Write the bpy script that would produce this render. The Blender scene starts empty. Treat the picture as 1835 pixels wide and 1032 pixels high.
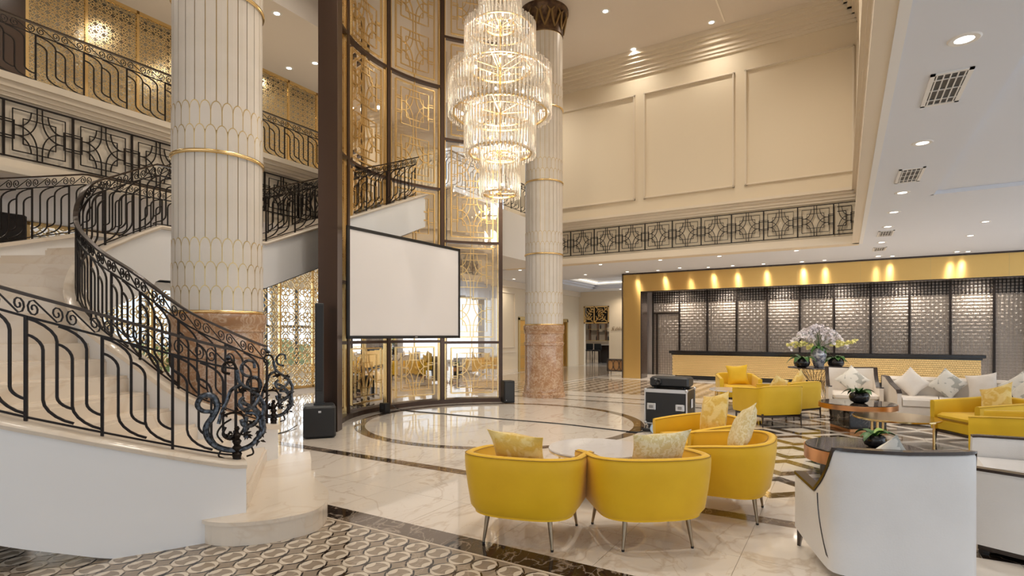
import bpy, math, random
from mathutils import Vector, Matrix
random.seed(7)
PI = math.pi
scene = bpy.context.scene
COL = scene.collection
# ------------------------------------------------------------------ camera
F = 987.0; CH = 1.6; YAW = math.radians(31.06)
CS, SN = math.cos(YAW), math.sin(YAW)
cam_d = bpy.data.cameras.new('camera'); cam = bpy.data.objects.new('camera', cam_d); COL.objects.link(cam)
cam.location = (0, 0, CH); cam.rotation_euler = (PI/2, 0, YAW)
cam_d.sensor_width = 36; cam_d.lens = 36*F/1835; cam_d.shift_y = 84/1835
cam_d.clip_start = 0.05; cam_d.clip_end = 300
scene.camera = cam
# ------------------------------------------------------------------ world, exposure
w = bpy.data.worlds.new('world'); scene.world = w; w.use_nodes = True
bg = w.node_tree.nodes['Background']; bg.inputs[0].default_value = (0.78, 0.88, 1.0, 1); bg.inputs[1].default_value = 1.5
scene.view_settings.view_transform = 'Standard'; scene.view_settings.look = 'None'
scene.view_settings.gamma = 1; scene.view_settings.use_curve_mapping = False
scene.view_settings.exposure = 0.0
scene.cycles.max_bounces = 8; scene.cycles.diffuse_bounces = 4; scene.cycles.glossy_bounces = 4
scene.cycles.transparent_max_bounces = 24; scene.cycles.transmission_bounces = 4
scene.cycles.caustics_reflective = False; scene.cycles.caustics_refractive = False
scene.cycles.sample_clamp_indirect = 4.0
def area(name, loc, rot, sx, sy, power, color):
    d = bpy.data.lights.new(name, 'AREA'); d.shape = 'RECTANGLE'; d.size = sx; d.size_y = sy; d.energy = power; d.color = color
    o = bpy.data.objects.new(name, d); COL.objects.link(o); o.location = loc; o.rotation_euler = rot
    return o
# daylight through the tall window wall on the right and behind the camera
area('window_daylight', (9.6, 7, 2.0), (0, math.radians(90), 0), 3.6, 22, 420, (0.86, 0.93, 1.0))
area('entrance_daylight', (1.0, -5.6, 2.1), (math.radians(90), 0, 0), 16, 3.6, 80, (0.86, 0.93, 1.0))
area('upper_rear_area', (-5, -5.6, 7.0), (math.radians(90), 0, 0), 10, 5, 120, (1.0, 0.96, 0.92))  # unseen area light before the closed upper rear wall, no window there
area('garden_daylight', (-15.9, 8, 2.0), (0, math.radians(-90), 0), 3.0, 18, 260, (0.95, 0.97, 1.0))

# ------------------------------------------------------------------ helpers
def W(lat, z, h=0.0):
    return Vector((lat*CS - z*SN, lat*SN + z*CS, h))
def ang(fl, fz):
    "rotation about z that turns local +Y towards camera-frame direction (fl, fz)"
    d = W(fl, fz)
    return math.atan2(d.y, d.x) - PI/2

class M:
    def __init__(s): s.v = []; s.f = []
    def add(s, vs, fs):
        b = len(s.v); s.v += [tuple(v) for v in vs]; s.f += [tuple(i+b for i in f) for f in fs]; return s
    def box(s, x0, x1, y0, y1, z0, z1):
        vs = [(x0,y0,z0),(x1,y0,z0),(x1,y1,z0),(x0,y1,z0),(x0,y0,z1),(x1,y0,z1),(x1,y1,z1),(x0,y1,z1)]
        return s.add(vs, [(0,3,2,1),(4,5,6,7),(0,1,5,4),(1,2,6,5),(2,3,7,6),(3,0,4,7)])
    def bbox(s, x0, x1, y0, y1, z0, z1, b=0.01):
        "box with chamfered vertical and top edges"
        b = min(b, (x1-x0)*.45, (y1-y0)*.45, (z1-z0)*.45)
        def ring(i, z): 
            return [(x0+i,y0+i+b,z),(x0+i+b,y0+i,z),(x1-i-b,y0+i,z),(x1-i,y0+i+b,z),(x1-i,y1-i-b,z),(x1-i-b,y1-i,z),(x0+i+b,y1-i,z),(x0+i,y1-i-b,z)]
        rs = [ring(b,z0), ring(0,z0+b), ring(0,z1-b), ring(b,z1)]
        vs = sum(rs, []); fs = []
        for k in range(3):
            for i in range(8):
                j = (i+1) % 8; fs.append((k*8+i, k*8+j, (k+1)*8+j, (k+1)*8+i))
        fs.append(tuple(range(7,-1,-1))); fs.append(tuple(24+i for i in range(8)))
        return s.add(vs, fs)
    def lathe(s, prof, n=24, c=(0,0,0), a0=0, a1=2*PI, cap=True):
        full = abs(a1-a0-2*PI) < 1e-6; m = n if full else n+1
        vs = []; fs = []
        for (r, z) in prof:
            for i in range(m):
                a = a0+(a1-a0)*i/n; vs.append((c[0]+r*math.cos(a), c[1]+r*math.sin(a), c[2]+z))
        for k in range(len(prof)-1):
            for i in range(n):
                j = (i+1) % m; fs.append((k*m+i, k*m+j, (k+1)*m+j, (k+1)*m+i))
        if full and cap:
            if prof[0][0] > 1e-5: fs.append(tuple(range(n-1,-1,-1)))
            if prof[-1][0] > 1e-5: fs.append(tuple((len(prof)-1)*m+i for i in range(n)))
        return s.add(vs, fs)
    def tube(s, path, r, n=6, closed=False):
        "round tube along a 3D path; r may be a list"
        P = [Vector(p) for p in path]; N = len(P)
        rr = r if isinstance(r, (list, tuple)) else [r]*N
        up = Vector((0,0,1)); vs = []; fs = []; prev = None
        for i in range(N):
            if closed: t = P[(i+1)%N]-P[i-1]
            else: t = P[min(i+1,N-1)]-P[max(i-1,0)]
            if t.length < 1e-9: t = Vector((0,0,1))
            t.normalize()
            if prev is None:
                a = up if abs(t.z) < .9 else Vector((1,0,0))
                nrm = t.cross(a).normalized()
            else:
                nrm = prev - t*prev.dot(t)
                nrm = nrm.normalized() if nrm.length > 1e-6 else t.orthogonal().normalized()
            prev = nrm; bn = t.cross(nrm)
            for k in range(n):
                a = 2*PI*k/n; vs.append(P[i] + (nrm*math.cos(a)+bn*math.sin(a))*rr[i])
        for i in range(N if closed else N-1):
            for k in range(n):
                a, b = i*n+k, i*n+(k+1)%n; j = (i+1)%N
                fs.append((a, b, j*n+(k+1)%n, j*n+k))
        if not closed:
            fs.append(tuple(range(n-1,-1,-1))); fs.append(tuple((N-1)*n+k for k in range(n)))
        return s.add(vs, fs)
    def strip(s, path, nf, w, d, closed=False):
        "flat bar: w across in the surface, d along the surface normal; nf(i) gives the normal"
        P = [Vector(p) for p in path]; N = len(P); vs = []; fs = []
        for i in range(N):
            if closed: t = P[(i+1)%N]-P[i-1]
            else: t = P[min(i+1,N-1)]-P[max(i-1,0)]
            t.normalize(); nn = nf(i) if callable(nf) else Vector(nf)
            side = nn.cross(t); side.normalize()
            vs += [P[i]+side*w/2+nn*d/2, P[i]-side*w/2+nn*d/2, P[i]-side*w/2-nn*d/2, P[i]+side*w/2-nn*d/2]
        for i in range(N if closed else N-1):
            j = (i+1)%N
            for k in range(4):
                fs.append((i*4+k, i*4+(k+1)%4, j*4+(k+1)%4, j*4+k))
        if not closed:
            fs.append((3,2,1,0)); fs.append(tuple((N-1)*4+k for k in range(4)))
        return s.add(vs, fs)
    def prism(s, poly, z0, z1):
        n = len(poly)
        vs = [(p[0],p[1],z0) for p in poly]+[(p[0],p[1],z1) for p in poly]
        return s.add(vs, [tuple(range(n-1,-1,-1)), tuple(range(n,2*n))]+[(i,(i+1)%n,n+(i+1)%n,n+i) for i in range(n)])
    def grid(s, fn, nu, nv, wrap_u=False):
        mu = nu if wrap_u else nu+1
        vs = [fn(i/nu, j/nv) for j in range(nv+1) for i in range(mu)]
        fs = [(j*mu+i, j*mu+(i+1)%mu, (j+1)*mu+(i+1)%mu, (j+1)*mu+i) for j in range(nv) for i in range(nu)]
        return s.add(vs, fs)
    def xf(s, mt):
        s.v = [tuple(mt @ Vector(v)) for v in s.v]; return s
    def merge(s, o, mt=None):
        vs = [mt @ Vector(v) for v in o.v] if mt is not None else o.v
        return s.add(vs, o.f)
    def mesh(s, name, mat=None, smooth=False):
        me = bpy.data.meshes.new(name); me.from_pydata(s.v, [], s.f); me.validate(); me.update()
        if mat: me.materials.append(mat)
        if smooth: me.polygons.foreach_set('use_smooth', [True]*len(me.polygons))
        return me

def link(name, me, parent=None, loc=None, rz=0, scale=None):
    o = bpy.data.objects.new(name, me); COL.objects.link(o)
    if parent: o.parent = parent
    if loc is not None: o.location = loc
    if rz: o.rotation_euler = (0,0,rz)
    if scale: o.scale = scale
    return o
def obj(name, m, mat, parent=None, smooth=False, loc=None, rz=0):
    o = link(name, m.mesh(name, mat, smooth), parent, loc, rz)
    if smooth == 'auto' or smooth is True:
        try: o.data.set_sharp_from_angle(angle=math.radians(38))
        except Exception: pass
    return o
def tag(o, label, cat, group=None):
    o['label'] = label; o['category'] = cat
    if group: o['group'] = group
    return o
def thing(name, label, cat, loc=(0,0,0), rz=0, group=None):
    o = bpy.data.objects.new(name, None); COL.objects.link(o); o.location = loc; o.rotation_euler = (0,0,rz)
    o.empty_display_size = .1
    return tag(o, label, cat, group)
def struct(name, m, mat, parent=None, smooth=False):
    o = obj(name, m, mat, parent, smooth)
    if not parent: o['kind'] = 'structure'
    return o
def stuff(o): o['kind'] = 'stuff'; return o
def dup(root, loc, rz, label=None, group=None):
    r = root.copy(); COL.objects.link(r); r.location = loc; r.rotation_euler = (0,0,rz)
    if label: r['label'] = label
    if group: r['group'] = group
    for ch in list(root.children):
        c = ch.copy(); COL.objects.link(c); c.parent = r
        for g in list(ch.children):
            d = g.copy(); COL.objects.link(d); d.parent = c
    return r

# ------------------------------------------------------------------ materials
def mat(name, col, rough=.5, metal=0.0, spec=None, emit=None, es=0, coat=0, sheen=0):
    m = bpy.data.materials.new(name); m.use_nodes = True
    b = m.node_tree.nodes['Principled BSDF']
    b.inputs['Base Color'].default_value = (*col, 1); b.inputs['Roughness'].default_value = rough; b.inputs['Metallic'].default_value = metal
    if spec is not None: b.inputs['Specular IOR Level'].default_value = spec
    if emit: b.inputs['Emission Color'].default_value = (*emit, 1); b.inputs['Emission Strength'].default_value = es
    if coat: b.inputs['Coat Weight'].default_value = coat
    if sheen: b.inputs['Sheen Weight'].default_value = sheen; b.inputs['Sheen Roughness'].default_value = .4
    return m
def noise_mat(name, c1, c2, scale=5, rough=.5, metal=0, bump=0, detail=4, stretch=(1,1,1), lo=.35, hi=.65, dist=0, sheen=0, bscale=None):
    m = mat(name, c1, rough, metal, sheen=sheen); nt = m.node_tree; N = nt.nodes; b = N['Principled BSDF']
    tc = N.new('ShaderNodeTexCoord'); mp = N.new('ShaderNodeMapping'); mp.inputs['Scale'].default_value = stretch
    nz = N.new('ShaderNodeTexNoise'); nz.inputs['Scale'].default_value = scale; nz.inputs['Detail'].default_value = detail; nz.inputs['Distortion'].default_value = dist
    cr = N.new('ShaderNodeValToRGB'); cr.color_ramp.elements[0].position = lo; cr.color_ramp.elements[1].position = hi
    cr.color_ramp.elements[0].color = (*c1, 1); cr.color_ramp.elements[1].color = (*c2, 1)
    nt.links.new(tc.outputs['Object'], mp.inputs[0]); nt.links.new(mp.outputs[0], nz.inputs[0]); nt.links.new(nz.outputs[0], cr.inputs[0]); nt.links.new(cr.outputs[0], b.inputs['Base Color'])
    if bump:
        n2 = N.new('ShaderNodeTexNoise'); n2.inputs['Scale'].default_value = bscale or scale*6; nt.links.new(mp.outputs[0], n2.inputs[0])
        bp = N.new('ShaderNodeBump'); bp.inputs['Strength'].default_value = bump; bp.inputs['Distance'].default_value = .02
        nt.links.new(n2.outputs[0], bp.inputs['Height']); nt.links.new(bp.outputs[0], b.inputs['Normal'])
    return m
def marble(name, base, vein, scale=1.2, rough=.06, width=.04, base2=None, strength=1.0, world=True):
    "veined marble: thin lines where distorted noise crosses its middle value, in world space so tiles run on"
    m = mat(name, base, rough); nt = m.node_tree; N = nt.nodes; L = nt.links; b = N['Principled BSDF']
    g = N.new('ShaderNodeNewGeometry'); mp = N.new('ShaderNodeMapping'); mp.inputs['Rotation'].default_value = (0,0,.6); mp.inputs['Scale'].default_value = (1,.55,1)
    L.new(g.outputs['Position'], mp.inputs[0])
    def line(sc, wd, dist):
        n = N.new('ShaderNodeTexNoise'); n.inputs['Scale'].default_value = sc; n.inputs['Detail'].default_value = 5; n.inputs['Distortion'].default_value = dist
        L.new(mp.outputs[0], n.inputs[0])
        s_ = N.new('ShaderNodeMath'); s_.operation = 'SUBTRACT'; s_.inputs[1].default_value = .5; L.new(n.outputs[0], s_.inputs[0])
        a = N.new('ShaderNodeMath'); a.operation = 'ABSOLUTE'; L.new(s_.outputs[0], a.inputs[0])
        r = N.new('ShaderNodeMapRange'); r.inputs[1].default_value = 0; r.inputs[2].default_value = wd; r.inputs[3].default_value = 1; r.inputs[4].default_value = 0
        L.new(a.outputs[0], r.inputs[0]); return r
    l1 = line(scale, width, 1.2); l2 = line(scale*3.1, width*.6, .8)
    ms = N.new('ShaderNodeTexNoise'); ms.inputs['Scale'].default_value = scale*.6; L.new(mp.outputs[0], ms.inputs[0])
    mr = N.new('ShaderNodeMapRange'); mr.inputs[1].default_value = .42; mr.inputs[2].default_value = .62; L.new(ms.outputs[0], mr.inputs[0])
    m2 = N.new('ShaderNodeMath'); m2.operation = 'MULTIPLY'; L.new(l2.outputs[0], m2.inputs[0]); L.new(mr.outputs[0], m2.inputs[1])
    mx = N.new('ShaderNodeMath'); mx.operation = 'MAXIMUM'; L.new(l1.outputs[0], mx.inputs[0]); L.new(m2.outputs[0], mx.inputs[1])
    ml = N.new('ShaderNodeMath'); ml.operation = 'MULTIPLY'; ml.inputs[1].default_value = strength; L.new(mx.outputs[0], ml.inputs[0])
    c0 = N.new('ShaderNodeMix'); c0.data_type = 'RGBA'; c0.inputs[6].default_value = (*base,1); c0.inputs[7].default_value = (*(base2 or base),1); L.new(ms.outputs[0], c0.inputs[0])
    c1 = N.new('ShaderNodeMix'); c1.data_type = 'RGBA'; c1.inputs[7].default_value = (*vein,1); L.new(c0.outputs[2], c1.inputs[6]); L.new(ml.outputs[0], c1.inputs[0])
    L.new(c1.outputs[2], b.inputs['Base Color'])
    return m
def glassy(name, tint, gloss, rough=.02, white=0.0):
    "thin glass: clear pane with a mirror share"
    m = bpy.data.materials.new(name); m.use_nodes = True; nt = m.node_tree; N = nt.nodes; L = nt.links
    N.remove(N['Principled BSDF']); out = N['Material Output']
    t = N.new('ShaderNodeBsdfTransparent'); t.inputs[0].default_value = (*tint,1)
    g = N.new('ShaderNodeBsdfGlossy'); g.inputs[0].default_value = (1,.97,.93,1); g.inputs['Roughness'].default_value = rough
    fr = N.new('ShaderNodeLayerWeight'); fr.inputs[0].default_value = .35
    mr = N.new('ShaderNodeMapRange'); mr.inputs[3].default_value = gloss; mr.inputs[4].default_value = min(1, gloss+.6); L.new(fr.outputs[0], mr.inputs[0])
    mx = N.new('ShaderNodeMixShader'); L.new(mr.outputs[0], mx.inputs[0]); L.new(t.outputs[0], mx.inputs[1]); L.new(g.outputs[0], mx.inputs[2])
    if white:
        d = N.new('ShaderNodeBsdfTranslucent'); d.inputs[0].default_value = (1,.97,.92,1); m2 = N.new('ShaderNodeMixShader'); m2.inputs[0].default_value = white
        L.new(mx.outputs[0], m2.inputs[1]); L.new(d.outputs[0], m2.inputs[2]); L.new(m2.outputs[0], out.inputs[0])
    else: L.new(mx.outputs[0], out.inputs[0])
    return m
CREAM = mat('cream_paint', (.80,.70,.56), .6)
CREAM_W = mat('cream_wall_paint', (.80,.69,.52), .62)
CEIL = mat('ceiling_paint', (.76,.68,.60), .7)
WHITE_P = mat('white_plaster', (.87,.86,.85), .6)
CEIL_W = mat('white_ceiling_paint', (.77,.80,.87), .7)
STONE = marble('cream_marble', (.82,.76,.69), (.55,.44,.34), 1.1, .05, .018, (.75,.68,.60), .6)
STAIR_M = marble('stair_marble', (.82,.73,.62), (.66,.52,.38), .9, .18, .03, (.76,.66,.54), .45)
DARKM = marble('dark_marble', (.018,.013,.011), (.55,.45,.36), 3.0, .06, .02, (.028,.018,.013), .5)
BROWNM = marble('brown_marble', (.20,.115,.05), (.55,.42,.25), 3.5, .06, .02, (.13,.08,.04), .6)
GROUT = mat('grout', (.45,.38,.30), .5)
TAUPE = marble('taupe_marble', (.36,.29,.215), (.6,.5,.4), 3, .12, .02, (.26,.205,.155), .4)
PETAL = marble('petal_marble', (.74,.65,.53), (.6,.5,.4), 4, .10, .02, (.66,.57,.46), .4)
IRON = mat('black_iron', (.016,.011,.009), .38, .6)
IRON_S = noise_mat('silvered_iron', (.012,.012,.014), (.13,.15,.18), 40, .35, .7)
HANDRAIL = mat('bronze_handrail', (.05,.035,.026), .3, .7)
GOLD = mat('gold_metal', (.86,.63,.30), .24, 1.0)
GOLD_S = mat('pale_gold_sheet', (.88,.72,.42), .22, 1.0)
GOLD_D = mat('dull_gold', (.62,.47,.22), .4, .9)
BRONZE = mat('dark_bronze', (.10,.065,.05), .32, .75)
BRONZE_L = mat('bronze_leg', (.32,.25,.17), .28, 1.0)
def brushed():
    m = mat('brushed_brass', (.82,.54,.19), .30, 1.0); nt = m.node_tree; N = nt.nodes; b = N['Principled BSDF']
    b.inputs['Anisotropic'].default_value = .9; b.inputs['Anisotropic Rotation'].default_value = .25; tg = N.new('ShaderNodeTangent'); tg.direction_type = 'RADIAL'; tg.axis = 'Z'; nt.links.new(tg.outputs[0], b.inputs['Tangent'])
    return m
BRASS = brushed()
BLACK = mat('black_plastic', (.012,.012,.013), .4)
CHAR = mat('charcoal_cabinet', (.035,.038,.042), .45)
GLASS = glassy('tinted_mirror_glass', (.95,.91,.86), .40)
CLEAR = glassy('window_glass', (.95,.97,.98), .06)
CRYSTAL = glassy('crystal_rod', (.97,.95,.92), .16, .06, .10)
VELVET = noise_mat('yellow_velvet', (.80,.46,.005), (.90,.55,.010), 2.2, .6, sheen=.22, lo=.3, hi=.7)
VELVET_F = noise_mat('yellow_velvet_far', (.78,.48,.010), (.86,.55,.02), 2.2, .6, sheen=.22, lo=.3, hi=.7)
PILLOW_Y = noise_mat('yellow_damask', (.78,.52,.10), (.88,.68,.26), 9, .5, sheen=.3, lo=.45, hi=.55, dist=1.0, bump=.25)
PILLOW_C = noise_mat('cream_damask', (.74,.60,.28), (.86,.76,.50), 30, .55, lo=.45, hi=.55, dist=1.0, bump=.2)
LEATHER = noise_mat('white_leather', (.76,.74,.72), (.80,.78,.76), 3, .5, bump=.08, bscale=90)
LINEN = noise_mat('ivory_linen', (.82,.74,.65), (.86,.79,.71), 6, .8, bump=.15, bscale=120)
PATTERN = noise_mat('patterned_linen', (.80,.76,.68), (.46,.45,.40), 7, .8, lo=.55, hi=.57, dist=.6)
WOOD_D = mat('dark_wood', (.035,.02,.014), .25, 0, coat=.3)
WOOD_B = mat('brown_wood', (.13,.07,.04), .3)
COPPER = mat('copper_rim', (.75,.38,.18), .28, 1.0)
LEAF = noise_mat('leaf_green', (.02,.08,.015), (.05,.16,.03), 12, .4)
LEAF_Y = mat('lime_leaf', (.25,.42,.06), .4)
PETALW = mat('white_orchid', (.92,.86,.88), .6)
PETALY = mat('yellow_orchid', (.85,.78,.30), .6)
SCREENW = mat('screen_fabric', (.86,.83,.82), .85)
ALU = mat('aluminium', (.62,.62,.62), .35, .9)
def emis(name, col, s):
    return mat(name, (0,0,0), .5, emit=col, es=s)
LAMP = emis('lamp_lens', (1,.93,.82), 8)
BULB = emis('chandelier_bulb', (1,.92,.80), 9)
COVE = emis('cove_strip', (1,.84,.6), 3.0)
# ================================================================== floor
LOW = 3.87; HIGH = 10.0; MEZ = 5.2
fl = struct('floor', M().box(-16, 10, -6, 34, -.06, -.004), GROUT)
TS = .85
tm = M().box(.002, TS-.002, .002, TS-.002, -.004, 0).mesh('marble_tile', STONE)
cx0, cy0 = -.64-TS*14, .0
n = 0
def inview(x, y, m=.08, zmax=99):
    z = -x*SN + y*CS; lat = x*CS + y*SN
    if z < .5 or z > zmax: return False
    px = 917.5+F*lat/z; py = 600+F*CH/z
    return -80 < px < 1915 and py < 1110
rest = M()
for iy in range(1, 36):
    for ix in range(0, 26):
        x = cx0+ix*TS; y = cy0+iy*TS
        ok = any(inview(x+a*TS, y+b*TS) for a in (0,1) for b in (0,1))
        z = -x*SN+y*CS
        if ok and z < 15.5 and n < 295 and x > -13.5:
            link('marble_tile', tm, fl, (x, y, 0)); n += 1
        elif x < 10 and y < 33.5:
            rest.box(x+.002, x+TS-.002, y+.002, y+TS-.002, -.004, -.0004)
stuff(obj('marble_tiles_beyond', rest, STONE, fl))
EPS = .0012
# straight dark bands, each stone strip its own piece
def band(y, x0, x1, wd, mats, L=1.15):
    x = x0; k = 0
    while x < x1-.01:
        e = min(x+L, x1)
        obj('band_stone', M().box(x+.001, e-.001, y-wd/2, y+wd/2, -.003, EPS), mats[k % len(mats)], fl); x = e; k += 1
TAU2 = marble('grey_brown_marble', (.17,.125,.09), (.5,.42,.34), 3.5, .06, .02, (.12,.09,.065), .6)
band(3.43, -4.9, 3.4, .24, [DARKM, TAU2, DARKM])
band(5.20, -9.5, 3.6, .17, [DARKM, BROWNM, TAU2])
band(12.45, -11, -2.6, .10, [DARKM])
band(13.3, -7.9, .4, .10, [DARKM])
for (x, ya, yb) in ((-7.95, 12.5, 19.4),):
    obj('band_stone', M().box(x-.05, x+.05, ya, yb, -.003, EPS), DARKM, fl)
# ring on the stage floor
RC = (-5.5, 8.7); R0 = 3.0
def sector(r0, r1, a0, a1, n=6):
    p = [(RC[0]+r1*math.cos(a0+(a1-a0)*i/n), RC[1]+r1*math.sin(a0+(a1-a0)*i/n)) for i in range(n+1)]
    p += [(RC[0]+r0*math.cos(a1-(a1-a0)*i/n), RC[1]+r0*math.sin(a1-(a1-a0)*i/n)) for i in range(n+1)]
    return p
for k in range(24):
    a0 = 2*PI*k/24
    obj('ring_stone', M().prism(sector(2.44, 2.62, a0+.001, a0+2*PI/24-.001), -.003, EPS+.0006), [DARKM, BROWNM, TAU2][k % 3], fl)
for k in range(12):
    a0 = 2*PI*k/12
    obj('disc_stone', M().prism([(RC[0], RC[1])]+[(RC[0]+2.43*math.cos(a0+2*PI/12*i/8), RC[1]+2.43*math.sin(a0+2*PI/12*i/8)) for i in range(9)], -.003, EPS+.0002), STONE, fl)
# ---- foreground mosaic: rows of ringed petals
PX0, PX1, PY0, PY1, PS = -7.6, 3.4, -1.0, 3.29, .2055
obj('mosaic_ground', M().box(PX0, PX1, PY0, PY1, -.004, .0008), TAUPE, fl)
obj('mosaic_edge', M().box(PX0, PX1, PY1, PY1+.03, -.004, .0010), PETAL, fl)
def lens(a, b, bulge_out, bulge_in, n=7):
    "lens polygon from point a to b, outer bulge and inner bulge to the left of ab"
    a = Vector(a); b = Vector(b); d = b-a; nr = Vector((-d.y, d.x)).normalized()
    out = []
    for i in range(n+1):
        t = i/n; out.append(a+d*t+nr*bulge_out*4*t*(1-t))
    for i in range(1, n):
        t = 1-i/n; out.append(a+d*t+nr*bulge_in*4*t*(1-t))
    return [(p.x, p.y) for p in out]
R = .096
pt_top = M().prism(lens((-.088, .026), (.088, .026), .074, .044), 0, .0016)
pt_bot = M().prism(lens((.088, -.026), (-.088, -.026), .074, .044), 0, .0016)
pt_l = M().prism(lens((-.060, .052), (-.060, -.052), -.024, .026), 0, .0019)
pt_r = M().prism(lens((.060, -.052), (.060, .052), -.024, .026), 0, .0019)
cr_l = M().prism(lens((-.040, .101), (-.040, -.101), -.064, -.022, 9), 0, .0012)
cr_r = M().prism(lens((.040, -.101), (.040, .101), -.064, -.022, 9), 0, .0012)
def neg(m): return m
pm = [p.mesh('petal_stone', PETAL) for p in (pt_top, pt_bot, pt_l, pt_r)]
rest = M(); cres = M(); nodes = []
ix = 0
while PX0+.12+ix*PS < PX1-.1:
    iy = 0
    while PY1-.11-iy*PS > PY0+.1:
        x = PX0+.12+ix*PS; y = PY1-.11-iy*PS
        nodes.append((-x*SN+y*CS, x, y, inview(x, y))); iy += 1
    ix += 1
nodes.sort(); cnt = 0
for z, x, y, vis in nodes:
    far = x > -1.0 or (x < -6.4)
    if vis and cnt < 72 and x < -1.0 and z > 3.5:
        for p in pm: link('petal_stone', p, fl, (x, y, 0))
        cnt += 1
    else:
        for p in (pt_top, pt_bot, pt_l, pt_r): rest.merge(p, Matrix.Translation((x, y, 0)))
    for p in (cr_l, cr_r): cres.merge(p, Matrix.Translation((x, y, 0)))
stuff(obj('petal_stones_beyond', rest, PETAL, fl)); stuff(obj('crescent_stones', cres, DARKM, fl))
# ---- lounge floor: lozenges with dark frames
def strip_poly(a, b, wd):
    a = Vector(a); b = Vector(b); d = (b-a).normalized(); n_ = Vector((-d.y, d.x))*wd/2
    return [tuple(a-n_+d*0), tuple(b-n_), tuple(b+n_), tuple(a+n_)]
DX, DY = .56, .50
ctr = M().prism([(DX*.28,0),(0,DY*.28),(-DX*.28,0),(0,-DY*.28)], 0, .0016)
ctr_w = M().prism([(DX*.72,0),(0,DY*.72),(-DX*.72,0),(0,-DY*.72)], 0, .0014)
k = 0
frames = []
for (sx, sy) in ((1,1),(-1,1),(-1,-1),(1,-1)):
    a = Vector((sx*DX*.96, 0)); b = Vector((0, sy*DY*.96)); a2 = a*.56; b2 = b*.56
    poly = [tuple(a), tuple(b), tuple(b2), tuple(a2)]
    if sx*sy < 0: poly = poly[::-1]
    frames.append(M().prism(poly, 0, .0012))
fmesh = {id(m_): [f.mesh('lozenge_strip', m_) for f in frames] for m_ in (BROWNM, DARKM)}
cw = ctr_w.mesh('lozenge_centre', STONE); cb = ctr.mesh('lozenge_centre', DARKM)
for i in range(-1, 5):
    for j in range(0, 7):
        for off in (0, 1):
            x = -.62+i*2*DX+off*DX; y = 5.9+DY+j*2*DY+off*DY
            if x > 4.6 or x < -1.4 or y > 12.6 or not inview(x, y): continue
            if off == 0:
                ms = fmesh[id(BROWNM if (i+j) % 2 else DARKM)]
                for q in ms: link('lozenge_strip', q, fl, (x, y, 0))
            else: link('lozenge_centre', cb, fl, (x, y, 0), scale=(2.3,2.3,1))
# ---- woven mosaic carpets in stone towards the reception and the lifts (stones too small to tell apart)
def hatch():
    m = mat('woven_mosaic', (.5,.4,.3), .1); nt = m.node_tree; N = nt.nodes; L = nt.links; b = N['Principled BSDF']
    g = N.new('ShaderNodeNewGeometry'); mp = N.new('ShaderNodeMapping'); mp.inputs['Rotation'].default_value = (0,0,PI/4); mp.inputs['Scale'].default_value = (4.2,4.2,4.2)
    ck = N.new('ShaderNodeTexChecker'); ck.inputs['Color1'].default_value = (.62,.52,.41,1); ck.inputs['Color2'].default_value = (.20,.145,.10,1); ck.inputs['Scale'].default_value = 1
    L.new(g.outputs['Position'], mp.inputs[0]); L.new(mp.outputs[0], ck.inputs[0]); L.new(ck.outputs[0], b.inputs['Base Color']); return m
HATCH = hatch()
obj('woven_mosaic_panel', M().box(-7.8, -1.2, 14.3, 19.0, -.003, .001), HATCH, fl)
obj('woven_mosaic_panel', M().box(-11.6, -8.2, 12.9, 26.0, -.003, .001), HATCH, fl)

# ================================================================== ceilings
cl = M()
cl.box(-10.1, .33, -6, 16.2, HIGH, HIGH+.1)
struct('ceiling', cl, CEIL)
struct('ceiling_joint', M().box(-2.76, -2.72, 3, 15.6, HIGH-.012, HIGH+.01), mat('warm_white_joint', (.95,.88,.78), .6))
low = M()
low.box(.33, 1.21, -6, 19.7, LOW, LOW+.1)          # strip with the lamps
low.box(1.21, 10, -6, 11.2, LOW+.06, LOW+.16); low.box(1.21, 1.25, -6, 11.2, LOW, LOW+.2); low.box(1.21, 10, 11.16, 11.2, LOW, LOW+.2)
low.box(1.21, 10, 11.2, 19.7, LOW, LOW+.1)
low.box(-16, .33, 16.5, 19.7, LOW, LOW+.1)
low.box(-7.2, 10, 20.1, 22.6, LOW-.35, LOW-.25)
low.box(-16, -7.03, 25.8, 34, LOW, LOW+.1); low.box(-16, -10.9, 19.7, 25.8, LOW, LOW+.1); low.box(-10.9,-7.03,19.7,20.4,LOW,LOW+.1)
low.box(-10.9, -7.03, 20.4, 25.8, LOW+.32, LOW+.4)
for k in range(3):
    a = .18*k; low.box(-10.9+a, -10.9+a+.2, 20.4, 25.8, LOW+.08*k, LOW+.08*k+.09); low.box(-7.03-.2-a, -7.03-a, 20.4, 25.8, LOW+.08*k, LOW+.08*k+.09)
    low.box(-10.9, -7.03, 25.8-.2-a, 25.8-a, LOW+.08*k, LOW+.08*k+.09); low.box(-10.9, -7.03, 20.4+a, 20.6+a, LOW+.08*k, LOW+.08*k+.09)
struct('ceiling_under_mezzanine', M().box(-16, -10.1, -6, 16.2, LOW, LOW+.1), CEIL)
struct('ceiling_low', low, CEIL_W)
cv = M(); cv.box(-10.3,-7.6,25.2,25.24,LOW+.25,LOW+.28); cv.box(-10.3,-10.26,20.9,25.2,LOW+.25,LOW+.28)
tag(obj('cove_light', cv, COVE), 'warm cove light strip round the recessed far ceiling', 'light')

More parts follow.
